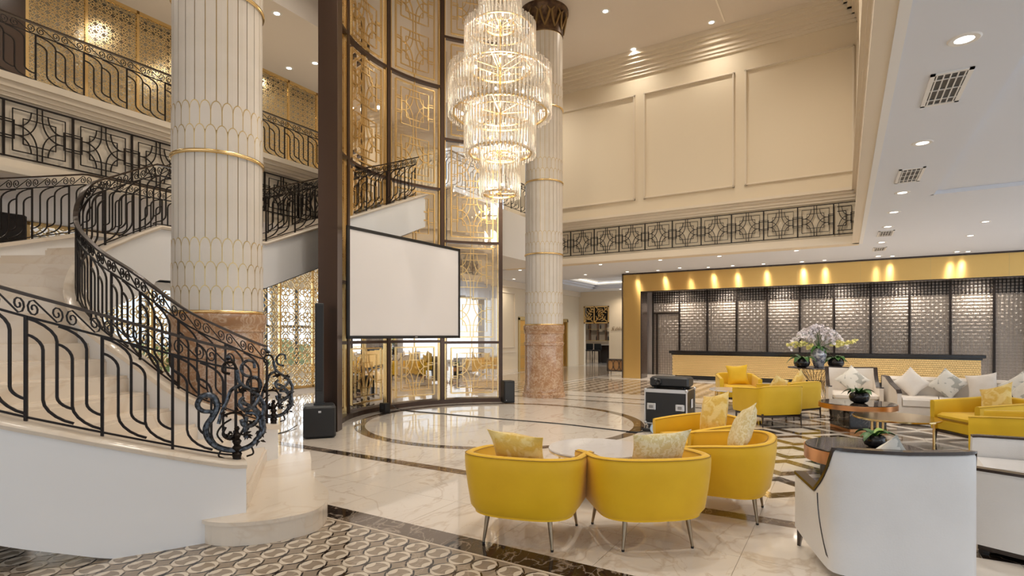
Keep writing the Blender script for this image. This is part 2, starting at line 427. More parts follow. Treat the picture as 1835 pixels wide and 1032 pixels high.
# ================================================================== upper walls
def mould_frame(m, x0, x1, z0, z1, y, wd=.06, d=.035):
    for (a, b, c, e) in ((x0,x1,z1-wd,z1),(x0,x1,z0,z0+wd),(x0,x0+wd,z0,z1),(x1-wd,x1,z0,z1)):
        m.box(a, b, y-d, y+.01, c, e)
        q = wd*.3; m.box(a+ (0 if b-a>wd*2 else q), b-(0 if b-a>wd*2 else q), y-d*1.7, y+.01, c+(q if b-a>wd*2 else 0), e-(q if b-a>wd*2 else 0))
wb = struct('wall_back', M().box(-10.1, .33, 16.2, 16.5, LOW, HIGH), CREAM_W)
for k in range(4):
    x1 = .24-k*2.82; x0 = max(x1-2.56, -10.0)
    m = M(); mould_frame(m, x0, x1, 5.67, 8.85, 16.2); obj('panel_moulding', m, CREAM, wb)
def cornice_y(m, x0, x1, y, prof, sgn=-1):
    for (d, z0, z1) in prof: m.box(x0, x1, y+min(0, sgn*d), y+max(0, sgn*d), z0, z1)
crown = [(.42,9.88,10.0),(.34,9.80,9.88),(.26,9.70,9.80),(.16,9.58,9.70),(.10,9.48,9.58),(.06,9.40,9.48)]
m = M(); cornice_y(m, -10.1, .33, 16.2, crown)
obj('crown_moulding', m, CREAM, wb)
belt = [(.16,5.20,5.28),(.11,5.13,5.20),(.07,5.05,5.13),(.04,4.98,5.05),(.05,4.02,4.08),(.10,3.95,4.02),(.15,3.87,3.95)]
m = M(); cornice_y(m, -8.3, .33, 16.2, belt); obj('belt_moulding', m, CREAM, wb)
# ---- geometric ironwork, shared by the friezes and the glass screen
def motif_paths():
    P = []
    sq = lambda a: [(-a,-a),(a,-a),(a,a),(-a,a)]
    P.append((sq(.76), True)); P.append((sq(.47), True))
    for sx in (1,-1):
        for sy in (1,-1):
            P.append(([(sx*.075, sy*1.0), (sx*.075, sy*.62)] + [(sx*(.62-.545*math.cos(t)), sy*(.62-.80*math.sin(t))) for t in [i*PI/2/9 for i in range(1,10)]] + [(sx*.74, -sy*.18)], False))
            P.append(([(sx*(.62-.38*math.cos(t)), sy*(.78-.60*math.sin(t))) for t in [i*PI/2/7 for i in range(8)]] + [(sx*.74, sy*.18)], False))
        P.append(([(sx*1.0, .34),(sx*.72, .34),(sx*.72,-.34),(sx*1.0,-.34)], False))
        P.append(([(sx*1.0, .25),(sx*.72, .25)], False)); P.append(([(sx*1.0, -.25),(sx*.72, -.25)], False))
    return P
MOT = motif_paths()
def motif(m, fn, nf, w, d, frame=True, hs=1.0, paths=MOT):
    for pts, cl_ in paths:
        pts = list(pts)
        # subdivide long straights only where the surface curves
        P = [fn(a, b) for a, b in pts]
        if cl_: P = P+[P[0]]; pts = pts+[pts[0]]
        m.strip(P, lambda i, pts=pts: nf(*pts[i]), w, d)
    return m
gm = M(); hc = .405; hh = .39
motif(gm, lambda a, b: Vector((a*hc, 0, b*hh)), lambda a, b: Vector((0,-1,0)), .014, .02)
for (a, b, c, e) in ((-hc,hc,hh-.01,hh+.01),(-hc,hc,-hh-.01,-hh+.01)): gm.box(a, b, -.012, .012, c, e)
gm.box(hc-.014, hc+.014, -.014, .014, -hh, hh)
GME = gm.mesh('frieze_panel', IRON)
fz = thing('iron_frieze', 'black geometric ironwork frieze running along the back wall above the reception ceiling', 'ironwork', (0, 16.14, 4.53))
x = -1.03-.405
while x > -9: link('frieze_panel', GME, fz, (x, 0, 0)); x -= .811
link('frieze_panel', GME, fz, (-1.03+.405, 0, 0))
pm2 = M(); half = [([(a, b) for a, b in p], c) for p, c in MOT]
motif(pm2, lambda a, b: Vector((max(a, -.18)*hc, 0, b*hh)), lambda a, b: Vector((0,-1,0)), .014, .02, paths=[(p, c) for p, c in half if all(q[0] >= -.1 for q in p)])
for (a, b, c, e) in ((-.19*hc,hc,hh-.01,hh+.01),(-.19*hc,hc,-hh-.01,-hh+.01),(hc-.014,hc,-hh,hh),(-.19*hc,-.19*hc+.014,-hh,hh),(0,.76*hc,.75*hh,.79*hh),(0,.76*hc,-.79*hh,-.75*hh),(.74*hc,.78*hc,-.76*hh,.76*hh),(0,.47*hc,.45*hh,.49*hh),(0,.47*hc,-.49*hh,-.45*hh),(.45*hc,.49*hc,-.47*hh,.47*hh)): pm2.box(a, b, -.012, .012, c, e)
obj('frieze_panel', pm2, IRON, fz, loc=(-.22+.08, 0, 0))
# right upper wall (faces the atrium, seen at a grazing angle)
wr = struct('wall_right', M().box(.33, .63, -6, 16.5, LOW+.1, HIGH), CREAM_W)
m = M()
for (d, z0, z1) in crown+belt: m.box(.33-d, .33, -6, 16.2, z0, z1)
obj('belt_moulding', m, CREAM, wr)
struct('trim_1', M().box(.325, .40, -6, 16.2, LOW-.01, LOW+.03), WHITE_P)
fz2 = thing('iron_frieze', 'dark ironwork frieze seen edge on along the right side wall of the atrium', 'ironwork', (.30, 0, 4.53))
for k in range(14):
    o = link('frieze_panel', GME, fz2, (0, 15.7-k*.811, 0), rz=-PI/2)
for k in range(5):
    m = M(); y1 = 15.9-k*2.82; mould_frame(m, -y1, -y1+2.56, 5.67, 8.85, 0); m.xf(Matrix.Rotation(-PI/2, 4, 'Z')); m.xf(Matrix.Translation((.33, 0, 0))); obj('panel_moulding', m, CREAM, wr)
# ================================================================== mezzanine on the left
XM = -10.1
mz = M(); mz.box(-15, XM, -6, 16.5, LOW+.1, MEZ)
mezz = struct('floor_mezzanine', mz, CREAM); struct('floor_upper_landing', M().box(XM+.01, -8.35, 10.9, 16.2, LOW, MEZ), WHITE_P)
m = M()
for (d, z0, z1) in [(.20,5.14,5.24),(.15,5.06,5.14),(.10,5.0,5.06),(.06,4.95,5.0),(.05,4.02,4.08),(.10,3.95,4.02),(.15,3.87,3.95)]:
    m.box(XM, XM+d, -2, 10.9, z0, z1)
obj('belt_moulding', m, CREAM, mezz)
fz3 = thing('iron_frieze', 'large black geometric ironwork frieze on the mezzanine front behind the staircase', 'ironwork', (XM+.04, 0, 4.51))
for k in range(19): link('frieze_panel', GME, fz3, (0, .9+k*.811, 0), rz=PI/2) if .9+k*.811 < 10.7 else None
# soffit over the mezzanine
cu = M(); cu.box(-13.3, XM-.15, -6, 16.2, 8.5, 8.6); struct('ceiling_mezzanine', cu, CEIL)
struct('beam', M().box(XM-.15, XM, -6, 16.2, 8.5, HIGH), CEIL)
struct('wall_left_upper', M().box(-13.35, -13.2, -6, 16.5, MEZ, 8.6), mat('champagne_mirror', (.90,.84,.72), .22, .6))
struct('wall_left_upper_panel', M().box(-13.2, -12.85, -3, 4.05, MEZ, 8.5), mat('brown_panel', (.045,.025,.016), .25))
struct('wall_left', M().box(-16.4, -16.2, -6, 34, 0, .55), CREAM)
m = M(); m.box(-16.4,-16.2,-6,34,3.2,4.0)
for k in range(26): m.box(-16.4, -16.2, -6+k*1.6, -6+k*1.6+.12, .5, 3.3)
struct('wall_left_piers', m, CREAM)
# window band outside the ground floor screens
wn = struct('window_1', M().box(-16.3, -16.28, -6, 34, .5, 3.3), CLEAR)
m = M(); m.box(-16.34,-16.24,-6,34,1.85,1.93)
for k in range(33): m.box(-16.34,-16.24,-5.5+k*1.2,-5.42+k*1.2,.5,3.3)
obj('window_frame', m, mat('grey_frame', (.12,.12,.13), .4), wn)
hedge = M(); random.seed(3)
for k in range(260):
    a = random.uniform(-3, 30); r = random.uniform(.15,.5); z = random.uniform(.1, .9)+random.random()*1.6*(random.random()<.15)
    c = Vector((-18.5-random.random()*1.5, a, z))
    hedge.grid(lambda u, v, c=c, r=r: c+Vector((math.cos(u*2*PI)*math.sin(v*PI), math.sin(u*2*PI)*math.sin(v*PI), math.cos(v*PI)))*r*(1+.3*math.sin(9*u*PI+v*7)), 6, 4, True)
hg = obj('hedge', hedge, noise_mat('hedge_green', (.06,.16,.03), (.30,.48,.14), 6, .6)); tag(hg, 'green hedge outside the window behind the golden lattice', 'hedge'); stuff(hg)
struct('ground', M().box(-60, -16.4, -30, 60, -.3, -.1), mat('outdoor_paving', (.5,.48,.45), .8))

# ---- golden arabesque lattice panels
def arabesque(nx, nz, c, w, h):
    "one sheet of laser-cut scrollwork nx by nz cells"
    m = M()
    def P(pts, cl_=False):
        pp = [Vector((0, a, b)) for a, b in pts]
        if cl_: pp.append(pp[0])
        m.strip(pp, Vector((1,0,0)), max(.012, c*.085), .014)
    def arc(cx, cz, r, a0, a1, n=6): return [(cx+r*math.cos(a0+(a1-a0)*i/n), cz+r*math.sin(a0+(a1-a0)*i/n)) for i in range(n+1)]
    for i in range(nx):
        for j in range(nz):
            x = (i+.5)*c-w/2; z = (j+.5)*c
            if (i+j) % 2 == 0:
                P(arc(x, z, c*.2, 0, 2*PI, 8))
                for q in range(4):
                    a = q*PI/2+PI/4; P([(x+c*.2*math.cos(a), z+c*.2*math.sin(a)), (x+c*.5*math.cos(a), z+c*.5*math.sin(a))])
                    P(arc(x+c*.5*math.cos(a+PI/4), z+c*.5*math.sin(a+PI/4), c*.2, a+PI/4+PI-1.9, a+PI/4+PI+1.9, 6))
            else:
                for q in range(4):
                    a = q*PI/2+PI/4; P(arc(x+c*.3*math.cos(a), z+c*.3*math.sin(a), c*.17, a-2.2, a+2.2, 6))
                P([(x-c*.17,z),(x,z+c*.17),(x+c*.17,z),(x,z-c*.17)], True)
                P([(x-c*.5,z),(x-c*.17,z)]); P([(x+c*.5,z),(x+c*.17,z)]); P([(x,z-c*.5),(x,z-c*.17)]); P([(x,z+c*.5),(x,z+c*.17)])
    return m
def sheet_wall(name, label, X, y0, npan, pw, z0, z1, c, mt, fm):
    root = thing(name, label, 'screen', (X, y0, z0))
    nx = int(pw/c); nz = int((z1-z0)/c); cc = pw/nx
    me = arabesque(nx, int((z1-z0)/cc), cc, pw, z1-z0).mesh('lattice_sheet', mt)
    post = M().box(-.03, .03, -.025, .025, 0, z1-z0).mesh('post', fm)
    for k in range(npan):
        link('lattice_sheet', me, root, (0, (k+.5)*pw, .02)); link('post', post, root, (0, k*pw, 0))
    link('post', post, root, (0, npan*pw, 0))
    obj('top_rail', M().box(-.03, .03, 0, npan*pw, z1-z0-.07, z1-z0), fm, root); obj('bottom_rail', M().box(-.03, .03, 0, npan*pw, 0, .07), fm, root)
    return root
sheet_wall('golden_screen', 'upper golden arabesque screen behind the mezzanine railing', -12.9, 4.08, 13, .93, MEZ, 8.5, .155, GOLD_S, GOLD)
sheet_wall('golden_screen', 'ground floor golden arabesque screen with daylight behind it, beneath the mezzanine', -14.0, 1.0, 10, 1.15, 0, LOW, .29, GOLD_S, GOLD)
wsh = struct('wall_side_hall', M().box(-14.15, -13.95, 12.58, 16.3, 0, LOW), CREAM_W)
obj('panel_moulding', M().box(-13.95,-13.92,12.58,16.3,0,.14).box(-13.95,-13.93,12.58,16.3,2.9,2.96), CREAM, wsh)
tag(obj('dark_cabinet', M().bbox(-12.4, -11.6, 1.2, 3.68, 0, 3.58, .02).box(-11.61,-11.59,1.6,1.62,.1,3.5), mat('espresso_panel', (.012,.008,.008), .25)), 'dark glossy cabinet block at the left edge behind the stair landing', 'cabinet')

# ================================================================== far hall
hall = M(); hall.box(-12.3, -12.1, 16.3, 20.6, 0, LOW); hall.box(-12.3, -12.1, 22.0, 24.2, 0, LOW); hall.box(-12.3,-12.1,25.6,27,0,LOW)
hall.box(-12.3,-12.1,20.6,22.0,2.35,LOW); hall.box(-12.3,-12.1,24.2,25.6,2.35,LOW)
hall.box(-16.2, -12.1, 16.3, 16.5, 0, LOW)
wl = struct('wall_hall', hall, CREAM_W)
m = M()
for (a, b) in ((16.7,18.4),(18.7,20.3),(22.3,23.9)):
    f = M(); mould_frame(f, a, b, 1.05, 3.4, 0, .05, .03); f.xf(Matrix.Rotation(PI/2, 4, 'Z')); f.xf(Matrix.Translation((-12.1, 0, 0))); m.merge(f)
    m.box(-12.1, -12.07, a, b, .85, .93)
m.box(-12.1,-12.06,16.5,20.5,0,.14); m.box(-12.1,-12.06,22.1,24.1,0,.14); m.box(-12.1,-12.0,16.4,27,3.6,LOW)
obj('panel_moulding', m, CREAM, wl)
for k, (ya, yb) in enumerate(((20.6,22.0),(24.2,25.6))):
    d = struct('door_%d' % (k+1), M().box(-12.28,-12.22,ya,yb,0,2.35), BRASS)
    obj('door_frame', M().box(-12.24,-12.06,ya,ya+.12,0,2.35).box(-12.24,-12.06,yb-.12,yb,0,2.35).box(-12.24,-12.06,ya,yb,2.25,2.4), GOLD_D, d)
    for q in range(4):
        f = M(); mould_frame(f, ya+.18, yb-.18, .1+q*.55, .6+q*.55, 0, .02, .02); f.xf(Matrix.Rotation(PI/2, 4, 'Z')); f.xf(Matrix.Translation((-12.22,0,0))); obj('door_panel', f, GOLD_D, d)
end = M(); end.box(-12.3,-11.8,27,27.2,0,LOW); end.box(-10.4,-6.4,27,27.2,0,LOW); end.box(-11.8,-10.4,27,27.2,3.1,LOW)
struct('wall_end', end, CREAM_W)
struct('wall_bar', M().box(-16,-7,33.6,33.8,0,LOW).box(-16,-15.8,27.2,33.6,0,LOW), mat('bar_wall', (.75,.66,.55), .6))
dd = thing('double_door', 'dark panelled double doors glimpsed through the lower panes of the glass screen', 'door', (-14.3, 16.27, 0))
for sx in (-1, 1):
    lf_ = obj('door_leaf', M().bbox(min(0,sx*1.0)+.005, max(0,sx*1.0)-.005, -.05, .0, 0, 2.35, .004), WOOD_D, dd)
    for q in range(3):
        f = M(); mould_frame(f, min(0,sx*1.0)+.12, max(0,sx*1.0)-.12, .15+q*.74, .80+q*.74, -.05, .03, .015); obj('door_moulding', f, WOOD_B, lf_)
    obj('door_handle', M().box(sx*.07-.012, sx*.07+.012, -.09, -.06, .8, 1.3), GOLD, lf_)
obj('door_frame', M().box(-1.12,-1.0,-.06,.02,0,2.47).box(1.0,1.12,-.06,.02,0,2.47).box(-1.12,1.12,-.06,.02,2.36,2.48), WOOD_D, dd)
dup(dd, (-13.93, 13.7, 0), PI/2, 'dark panelled double doors in the side wall behind the leftmost lower panes of the glass screen')
# leaf screen over the bar doorway
ls = thing('leaf_screen', 'golden cut-out leaf screen above the bar doorway', 'screen', (-11.8, 26.98, 2.2))
obj('frame', M().box(0,1.4,-.02,.02,0,.06).box(0,1.4,-.02,.02,.84,.9).box(0,.06,-.02,.02,0,.9).box(1.34,1.4,-.02,.02,0,.9).box(.56,.62,-.02,.02,0,.9), GOLD, ls)
m = M()
def leafvein(x0, z0, x1, z1, k=6):
    a = Vector((x0,0,z0)); b = Vector((x1,0,z1)); d = b-a; nrm = Vector((-d.z,0,d.x)).normalized()
    m.strip([a, a+d*.5+nrm*.03, b], Vector((0,-1,0)), .05, .02)
    for i in range(1, k):
        p = a+d*(i/k)+nrm*.03*math.sin(PI*i/k); L_ = .16
        for sg in (1,-1):
            q = p+nrm*sg*L_+d.normalized()*.12; q.x = min(max(q.x,.04),1.36); q.z = min(max(q.z,.04),.86); m.strip([p, (p+q)/2+d.normalized()*.03, q], Vector((0,-1,0)), .036, .02)
leafvein(.62,.06,1.3,.8); leafvein(1.3,.1,.9,.45,4); leafvein(.7,.84,.95,.5,4); leafvein(.06,.1,.5,.8); leafvein(.5,.1,.3,.4,3)
obj('leaf_cutwork', m, GOLD, ls)
struct('leaf_screen_backing', M().box(-11.78,-10.42,27.3,27.34,2.2,3.1), mat('dark_backing', (.02,.015,.012), .5))
# bar furniture
bc = thing('bar_counter', 'dark wooden bar counter in the far room', 'counter', (-12.0, 30.2, 0))
obj('body', M().bbox(-.2,.9,-.3,.3,0,1.0,.02), WOOD_D, bc); obj('counter_top', M().bbox(-.3,1.0,-.36,.36,1.0,1.05,.01), STONE, bc)
shf = thing('bottle_shelves', 'lit wall shelves for bottles in the far bar', 'shelves', (-14.7, 33.2, 1.25))
m = M()
for k in range(6): m.box(k*.55-.02, k*.55+.02, 0, .3, 0, 2.1)
obj('upright', m, WOOD_B, shf); obj('shelf', M().box(0,2.8,0,.3,-.04,0).box(0,2.8,0,.3,.7,.73).box(0,2.8,0,.3,1.4,1.43), GOLD_D, shf)
for k in range(9):
    b = obj('bottle', M().lathe([(.045,0),(.045,.2),(.015,.27),(.015,.33)], 8), BLACK, None, True, loc=(-14.5+k*.27, 33.33, [1.25,1.985,2.685][k % 3]+.0))
    tag(b, 'dark bottle on the lit shelves of the far bar, %s' % ['leftmost','second from the left','third from the left','fourth from the left','in the middle of the row','fourth from the right','third from the right','second from the right','rightmost'][k], 'bottle', 'bottles in the far bar')
def stool(x, y, lab):
    t = thing('bar_stool', lab, 'stool', (x, y, 0), group='bar stools in the far room')
    obj('seat', M().bbox(-.22,.22,-.2,.2,.68,.76,.03), BLACK, t); obj('backrest', M().bbox(-.22,.22,.17,.21,.76,1.1,.02), BLACK, t)
    for sx in (-1,1):
        for sy in (-1,1): obj('leg', M().tube([(sx*.17,sy*.15,.68),(sx*.2,sy*.18,0)], .018, 5), WOOD_D, t)
for k in range(3): stool(-13.0+k*.5, 29.2, 'dark bar stool in front of the bar counter in the far room')
pc = thing('patterned_bench', 'small dark bench with ringed lattice side panel beside the brass portal', 'bench', (-7.45, 20.6, 0))
obj('frame', M().box(-.5,.5,-.2,.2,.62,.66).box(-.5,.5,-.2,.2,.18,.22).box(-.5,-.46,-.2,.2,.2,.64).box(.46,.5,-.2,.2,.2,.64), WOOD_D, pc)
m = M()
for k in range(4):
    for cx in (-.36+k*.24,): m.strip([Vector((cx+.12*math.cos(a), -.2, .42+.2*math.sin(a))) for a in [i*PI/6 for i in range(13)]], Vector((0,-1,0)), .02, .015)
obj('lattice', m, WOOD_D, pc); obj('panel', M().box(-.46,.46,-.15,.15,.22,.62), mat('amber_panel', (.55,.30,.12), .5), pc)
for sx in (-.46,.46):
    for sy in (-.17,.17): obj('leg', M().tube([(sx,sy,.2),(sx*1.03,sy*1.05,0)], [.018,.01], 5), WOOD_D, pc)
# gilt script on the end wall
fc = bpy.data.curves.new('wall_lettering', 'FONT'); fc.body = 'Sublime'; fc.size = .30; fc.shear = .6; fc.offset = -.006; fc.extrude = .006; fc.space_character = .85
fo_ = bpy.data.objects.new('lettering_source', fc); COL.objects.link(fo_); dg = bpy.context.evaluated_depsgraph_get(); dg.update(); lme = bpy.data.meshes.new_from_object(fo_.evaluated_get(dg)); bpy.data.objects.remove(fo_); fo = bpy.data.objects.new('wall_lettering', lme); COL.objects.link(fo); fo.location = (-10.32, 26.97, 1.82); fo.rotation_euler = (PI/2, 0, 0); lme.materials.clear(); lme.materials.append(mat('letter_brown', (.33,.2,.08), .4, .6))
tag(fo, 'thin slanted gilt lettering on the cream wall right of the bar doorway', 'lettering')

# ================================================================== reception
rp = struct('reception_portal', M().box(-7.03,-6.37,19.7,20.37,0,LOW).box(-6.37,7.5,19.7,20.1,3.19,LOW), BRASS)
obj('portal_edge', M().box(-7.07,7.5,19.66,19.72,LOW-.05,LOW).box(-7.07,-7.03,19.66,19.75,0,LOW).box(-6.37,-6.34,19.69,20.4,0,3.19).box(-6.37,7.5,19.72,20.1,3.16,3.19), WOOD_D, rp)
m = M()
for k in range(8): m.box(-6.37+k*1.7, -6.365+k*1.7, 19.694, 19.70, 3.19, LOW-.05)
obj('panel_joint', m, GOLD_D, rp)
struct('wall_reception', M().box(-7.03, 9, 22.35, 22.5, 0, LOW-.3).box(-7.03,-6.9,20.37,22.4,0,3.6), mat('reception_wall', (.62,.58,.56), .6))
lt = thing('lattice_screen', 'fine bronze fretwork screen in dark frames behind the reception counter', 'screen', (-6.63, 22.1, 0))
PWD = 1.058
m = M(); g = PWD/11
for i in range(1, 11):
    for o_ in (-.012, .012): m.box(i*g+o_-.003, i*g+o_+.003, -.008, .008, 0, 3.34)
for j in range(1, 35):
    for o_ in (-.012, .012): m.box(0, PWD, -.008, .008, j*g+o_-.003, j*g+o_+.003)
for i in range(11):
    for j in range(34):
        if (i+j) % 2: m.box((i+.5)*g-.02,(i+.5)*g+.02,-.006,.006,(j+.5)*g-.004,(j+.5)*g+.004)
FRET = m.mesh('fretwork', mat('fret_bronze', (.26,.21,.16), .4, .6))
m = M()
for i in range(1, 11): m.box(i*g-.016, i*g+.016, -.012, .012, 2.85, 3.34)
for j in range(30, 35): m.box(0, PWD, -.012, .012, j*g-.013, j*g+.013)
FRET2 = m.mesh('fretwork_top', IRON)
POST = M().box(-.03,.03,-.04,.04,0,3.38).mesh('post', IRON)
for k in range(11):
    link('fretwork', FRET, lt, (k*PWD, 0, .02)); link('post', POST, lt, (k*PWD, 0, 0)); link('fretwork_top', FRET2, lt, (k*PWD, 0, .02))
    obj('backing_cloth', M().box(k*PWD+.02,(k+1)*PWD-.02,.06,.09,.02,3.34), mat('backing_fabric', (.80,.73,.68), .8) if k == 0 else bpy.data.materials['backing_fabric'], lt)
link('post', POST, lt, (11*PWD, 0, 0))
obj('top_rail', M().box(0, 11*PWD, -.04,.04,3.34,3.4), IRON, lt)
obj('door_bar', M().box(.02,PWD,-.05,.05,2.44,2.5).box(.14,.2,-.05,.05,0,2.45), IRON, lt)
rc = thing('reception_counter', 'long reception counter with golden scale front and black stone top', 'counter', (-5.35, 20.2, 0))
LEN = 8.68
obj('counter_top', M().bbox(-.1, LEN+.1, -.1, .85, .93, 1.03, .015).box(-.03,LEN+.03,-.03,.8,.88,.93), mat('black_stone', (.010,.009,.009), .12), rc)
obj('body', M().box(0, LEN, .02, .75, .14, .9), GOLD_D, rc); obj('plinth', M().box(.08, LEN-.08, .08, .7, 0, .14), BLACK, rc)
tile = M(); nX, nZ = 150, 12
for j in range(nZ):
    for i in range(nX):
        a = (i+.5*(j % 2))*LEN/nX; b = min(a+LEN/nX*.94, LEN); z = .15+j*.73/nZ
        if a < LEN-.02: tile.add([(a,.02,z),(b,.02,z),(b,-.006,z+.05),(a,-.006,z+.05),((a+b)/2,.0,z+.006)], [(0,1,4),(1,2,4),(2,3,4),(3,0,4)])
stuff(obj('scale_tiles', tile, mat('gold_scale', (.92,.68,.32), .42, .35), rc))
# curtain at the right end of the reception
m = M(); m.grid(lambda u, v: Vector((4.9+u*2.2, 21.5+.07*math.sin(u*60), .02+v*3.4)), 110, 1)
m.grid(lambda u, v: Vector((4.9+u*2.2, 21.52+.07*math.sin(u*60), .02+v*3.4)), 110, 1)
tag(obj('curtain', m, mat('sheer_curtain', (.85,.88,.92), .7), None, True), 'pale full-length sheer curtain at the right end of the reception', 'curtain')
SHEER = bpy.data.materials['sheer_curtain']
for k in range(9):  # unseen curtains added to soften the window glare mirrored in the glass
    m = M()
    for dx in (0, .015): m.grid(lambda u, v, dx=dx, k=k: Vector((9.72+dx+.04*math.sin(u*56+k), -5.7+k*3.1+u*3.0, .03+v*3.55)), 90, 1)
    tag(obj('curtain', m, SHEER, None, True), 'unseen sheer curtain added across the right windows to tone down their reflection', 'curtain', 'added sheer curtains along the right windows')
# right side: window wall and rear wall of the lobby
m = M()
for k in range(14): m.box(9.9, 10.1, -6+k*2, -5.75+k*2, 0, LOW)
m.box(9.9,10.1,-6,22.4,0,.25); m.box(9.9,10.1,-6,22.4,3.6,4.2)
struct('wall_window_side', m, CREAM); struct('window_2', M().box(9.98,10.0,-6,22.4,.25,3.6), CLEAR)
m = M(); m.box(-16,10,-6.2,-6,3.9,HIGH)
for k in range(9): m.box(-16+k*3.1,-15.6+k*3.1,-6.2,-6,0,4)
struct('wall_rear', m, CREAM_W); struct('window_3', M().box(-16,10,-6.12,-6.1,0,3.9), CLEAR)
struct('floor_outside', M().box(10.1,60,-40,60,-.2,-.1).box(-16,10.1,-40,-6.2,-.2,-.1), bpy.data.materials['outdoor_paving'])
# ================================================================== columns
def column(x, y, label, detailed):
    t = thing('column', label, 'column', (x, y, 0))
    Rm = .475; NP = 27
    obj('marble_base', M().lathe([(.56,0),(.56,.10),(.53,.12),(.53,.26),(.50,.30),(.50,1.32),(.52,1.34),(.52,1.40),(.50,1.42),(.50,1.62),(.52,1.64),(.52,1.72),(.535,1.74),(.535,1.84)], 48), BASEM, t, True)
    obj('gold_core', M().lathe([(Rm,1.84),(Rm,9.4)], 54, cap=False), GOLD_D, t, True)
    rings = [1.86, 3.67, 5.53, 7.42, 9.32]
    rm = M().lathe([(Rm,-.022),(Rm+.032,-.018),(Rm+.036,0),(Rm+.032,.018),(Rm,.022)], 48, cap=False).mesh('gold_ring', GOLD, True)
    for z in rings[:-1]: link('gold_ring', rm, t, (0,0,z))
    dth = 2*PI/NP
    def plate(poly, r):
        "poly of (angle fraction, z), laid on the shaft"
        m = M(); n = len(poly)
        vs = [((r)*math.cos(a*dth), r*math.sin(a*dth), z) for a, z in poly]
        m.add(vs, [tuple(range(n))]); return m
    def slab(poly, r0, r1):
        n = len(poly)
        vs = [(r0*math.cos(a*dth), r0*math.sin(a*dth), z) for a, z in poly]+[(r1*math.cos(a*dth), r1*math.sin(a*dth), z) for a, z in poly]
        return M().add(vs, [tuple(n+i for i in range(n))]+[(i,(i+1)%n,n+(i+1)%n,n+i) for i in range(n)])
    def arch(w, z0, z1):
        p = [(-w,z0),(-w/2,z0),(0,z0),(w/2,z0),(w,z0)]; s = z1-.10
        p += [(w*math.cos(a), s+.10*math.sin(a)) for a in [i*PI/8 for i in range(9)]]
        return p
    SH = .27
    for k in range(4):
        zb = rings[k]+.02; zt = rings[k+1]-.02; nrow = 3 if k == 0 else 2
        # flute panels run down behind the arches
        fz0 = zb+SH*(nrow-1)+.10
        fp = slab([(-.455,fz0),(0,fz0),(.455,fz0),(.455,zt),(0,zt),(-.455,zt)], Rm, Rm+.010)
        sp = []
        for r in range(nrow):
            z0 = zb+SH*(nrow-1-r) ; z1 = z0+SH; rr = Rm+.012+.003*(r+1)
            sp.append((slab(arch(.5, zb if r == nrow-1 else z0-.05, z1+.012), Rm+.008, rr-.001), slab(arch(.455, zb if r == nrow-1 else z0-.05, z1), Rm+.009, rr), r))
        if detailed and k < 2:
            fme = fp.mesh('flute_panel', SHAFT, False)
            for i in range(NP): link('flute_panel', fme, t, (0,0,0), rz=i*dth)
            for g_, c_, r in sp:
                cme = c_.mesh('scale_tile', SHAFT); back = M()
                for i in range(NP):
                    link('scale_tile', cme, t, (0,0,0), rz=(i+.5*(r % 2 == 0))*dth)
                    back.merge(g_, Matrix.Rotation((i+.5*(r % 2 == 0))*dth, 4, 'Z'))
                stuff(obj('gold_edging', back, GOLD_D, t))
        else:
            a = M(); b = M()
            for i in range(NP): a.merge(fp, Matrix.Rotation(i*dth, 4, 'Z'))
            for g_, c_, r in sp:
                for i in range(NP):
                    mt = Matrix.Rotation((i+.5*(r % 2 == 0))*dth, 4, 'Z'); a.merge(c_, mt); b.merge(g_, mt)
            stuff(obj('shaft_panels', a, SHAFT, t)); stuff(obj('gold_edging', b, GOLD_D, t))
    cap = thing_part('capital', t)
    o = obj('capital', M().lathe([(.48,9.32),(.50,9.34),(.50,9.40),(.505,9.6),(.53,9.78),(.60,9.90),(.64,9.93),(.64,10.0)], 40), CAPM, t, True)
    lf = M()
    for i in range(12):
        a = i*PI/6
        for sg in (1,-1):
            lf.tube([(.51*math.cos(a+sg*.0),.51*math.sin(a),9.42), (.53*math.cos(a+sg*.12),.53*math.sin(a+sg*.12),9.58), (.58*math.cos(a+sg*.22),.58*math.sin(a+sg*.22),9.78), (.60*math.cos(a+sg*.1),.60*math.sin(a+sg*.1),9.86)], [.02,.03,.03,.015], 5)
    obj('capital_leaves', lf, mat('antique_gold', (.30,.20,.09), .4, .8) if 'antique_gold' not in bpy.data.materials else bpy.data.materials['antique_gold'], o)
    return t
def thing_part(n_, t): return None
BASEM = marble('brown_breccia', (.36,.17,.075), (.80,.64,.48), 9.0, .12, .06, (.58,.36,.21), .6)
SHAFT = noise_mat('shaft_lacquer', (.71,.65,.57), (.75,.69,.62), 3, .35)
CAPM = noise_mat('capital_bronze', (.05,.025,.015), (.14,.08,.04), 8, .4, .5)
column(-6.47, 3.87, 'near fluted column with gold rings and brown marble base beside the staircase', True)
column(-6.71, 12.76, 'far fluted column with dark capital between glass screen and reception', False)

# ================================================================== staircase
def catmull(P, n=8):
    out = []
    P = [Vector(p) for p in P]
    for i in range(len(P)-1):
        p0 = P[max(i-1,0)]; p1 = P[i]; p2 = P[i+1]; p3 = P[min(i+2,len(P)-1)]
        if i == 0: p0 = p1*2-p2
        if i == len(P)-2: p3 = p2*2-p1
        for k in range(n):
            t = k/n; out.append(.5*((2*p1)+(p2-p0)*t+(2*p0-5*p1+4*p2-p3)*t*t+(3*p1-p0-3*p2+p3)*t**3))
    out.append(P[-1]); return out
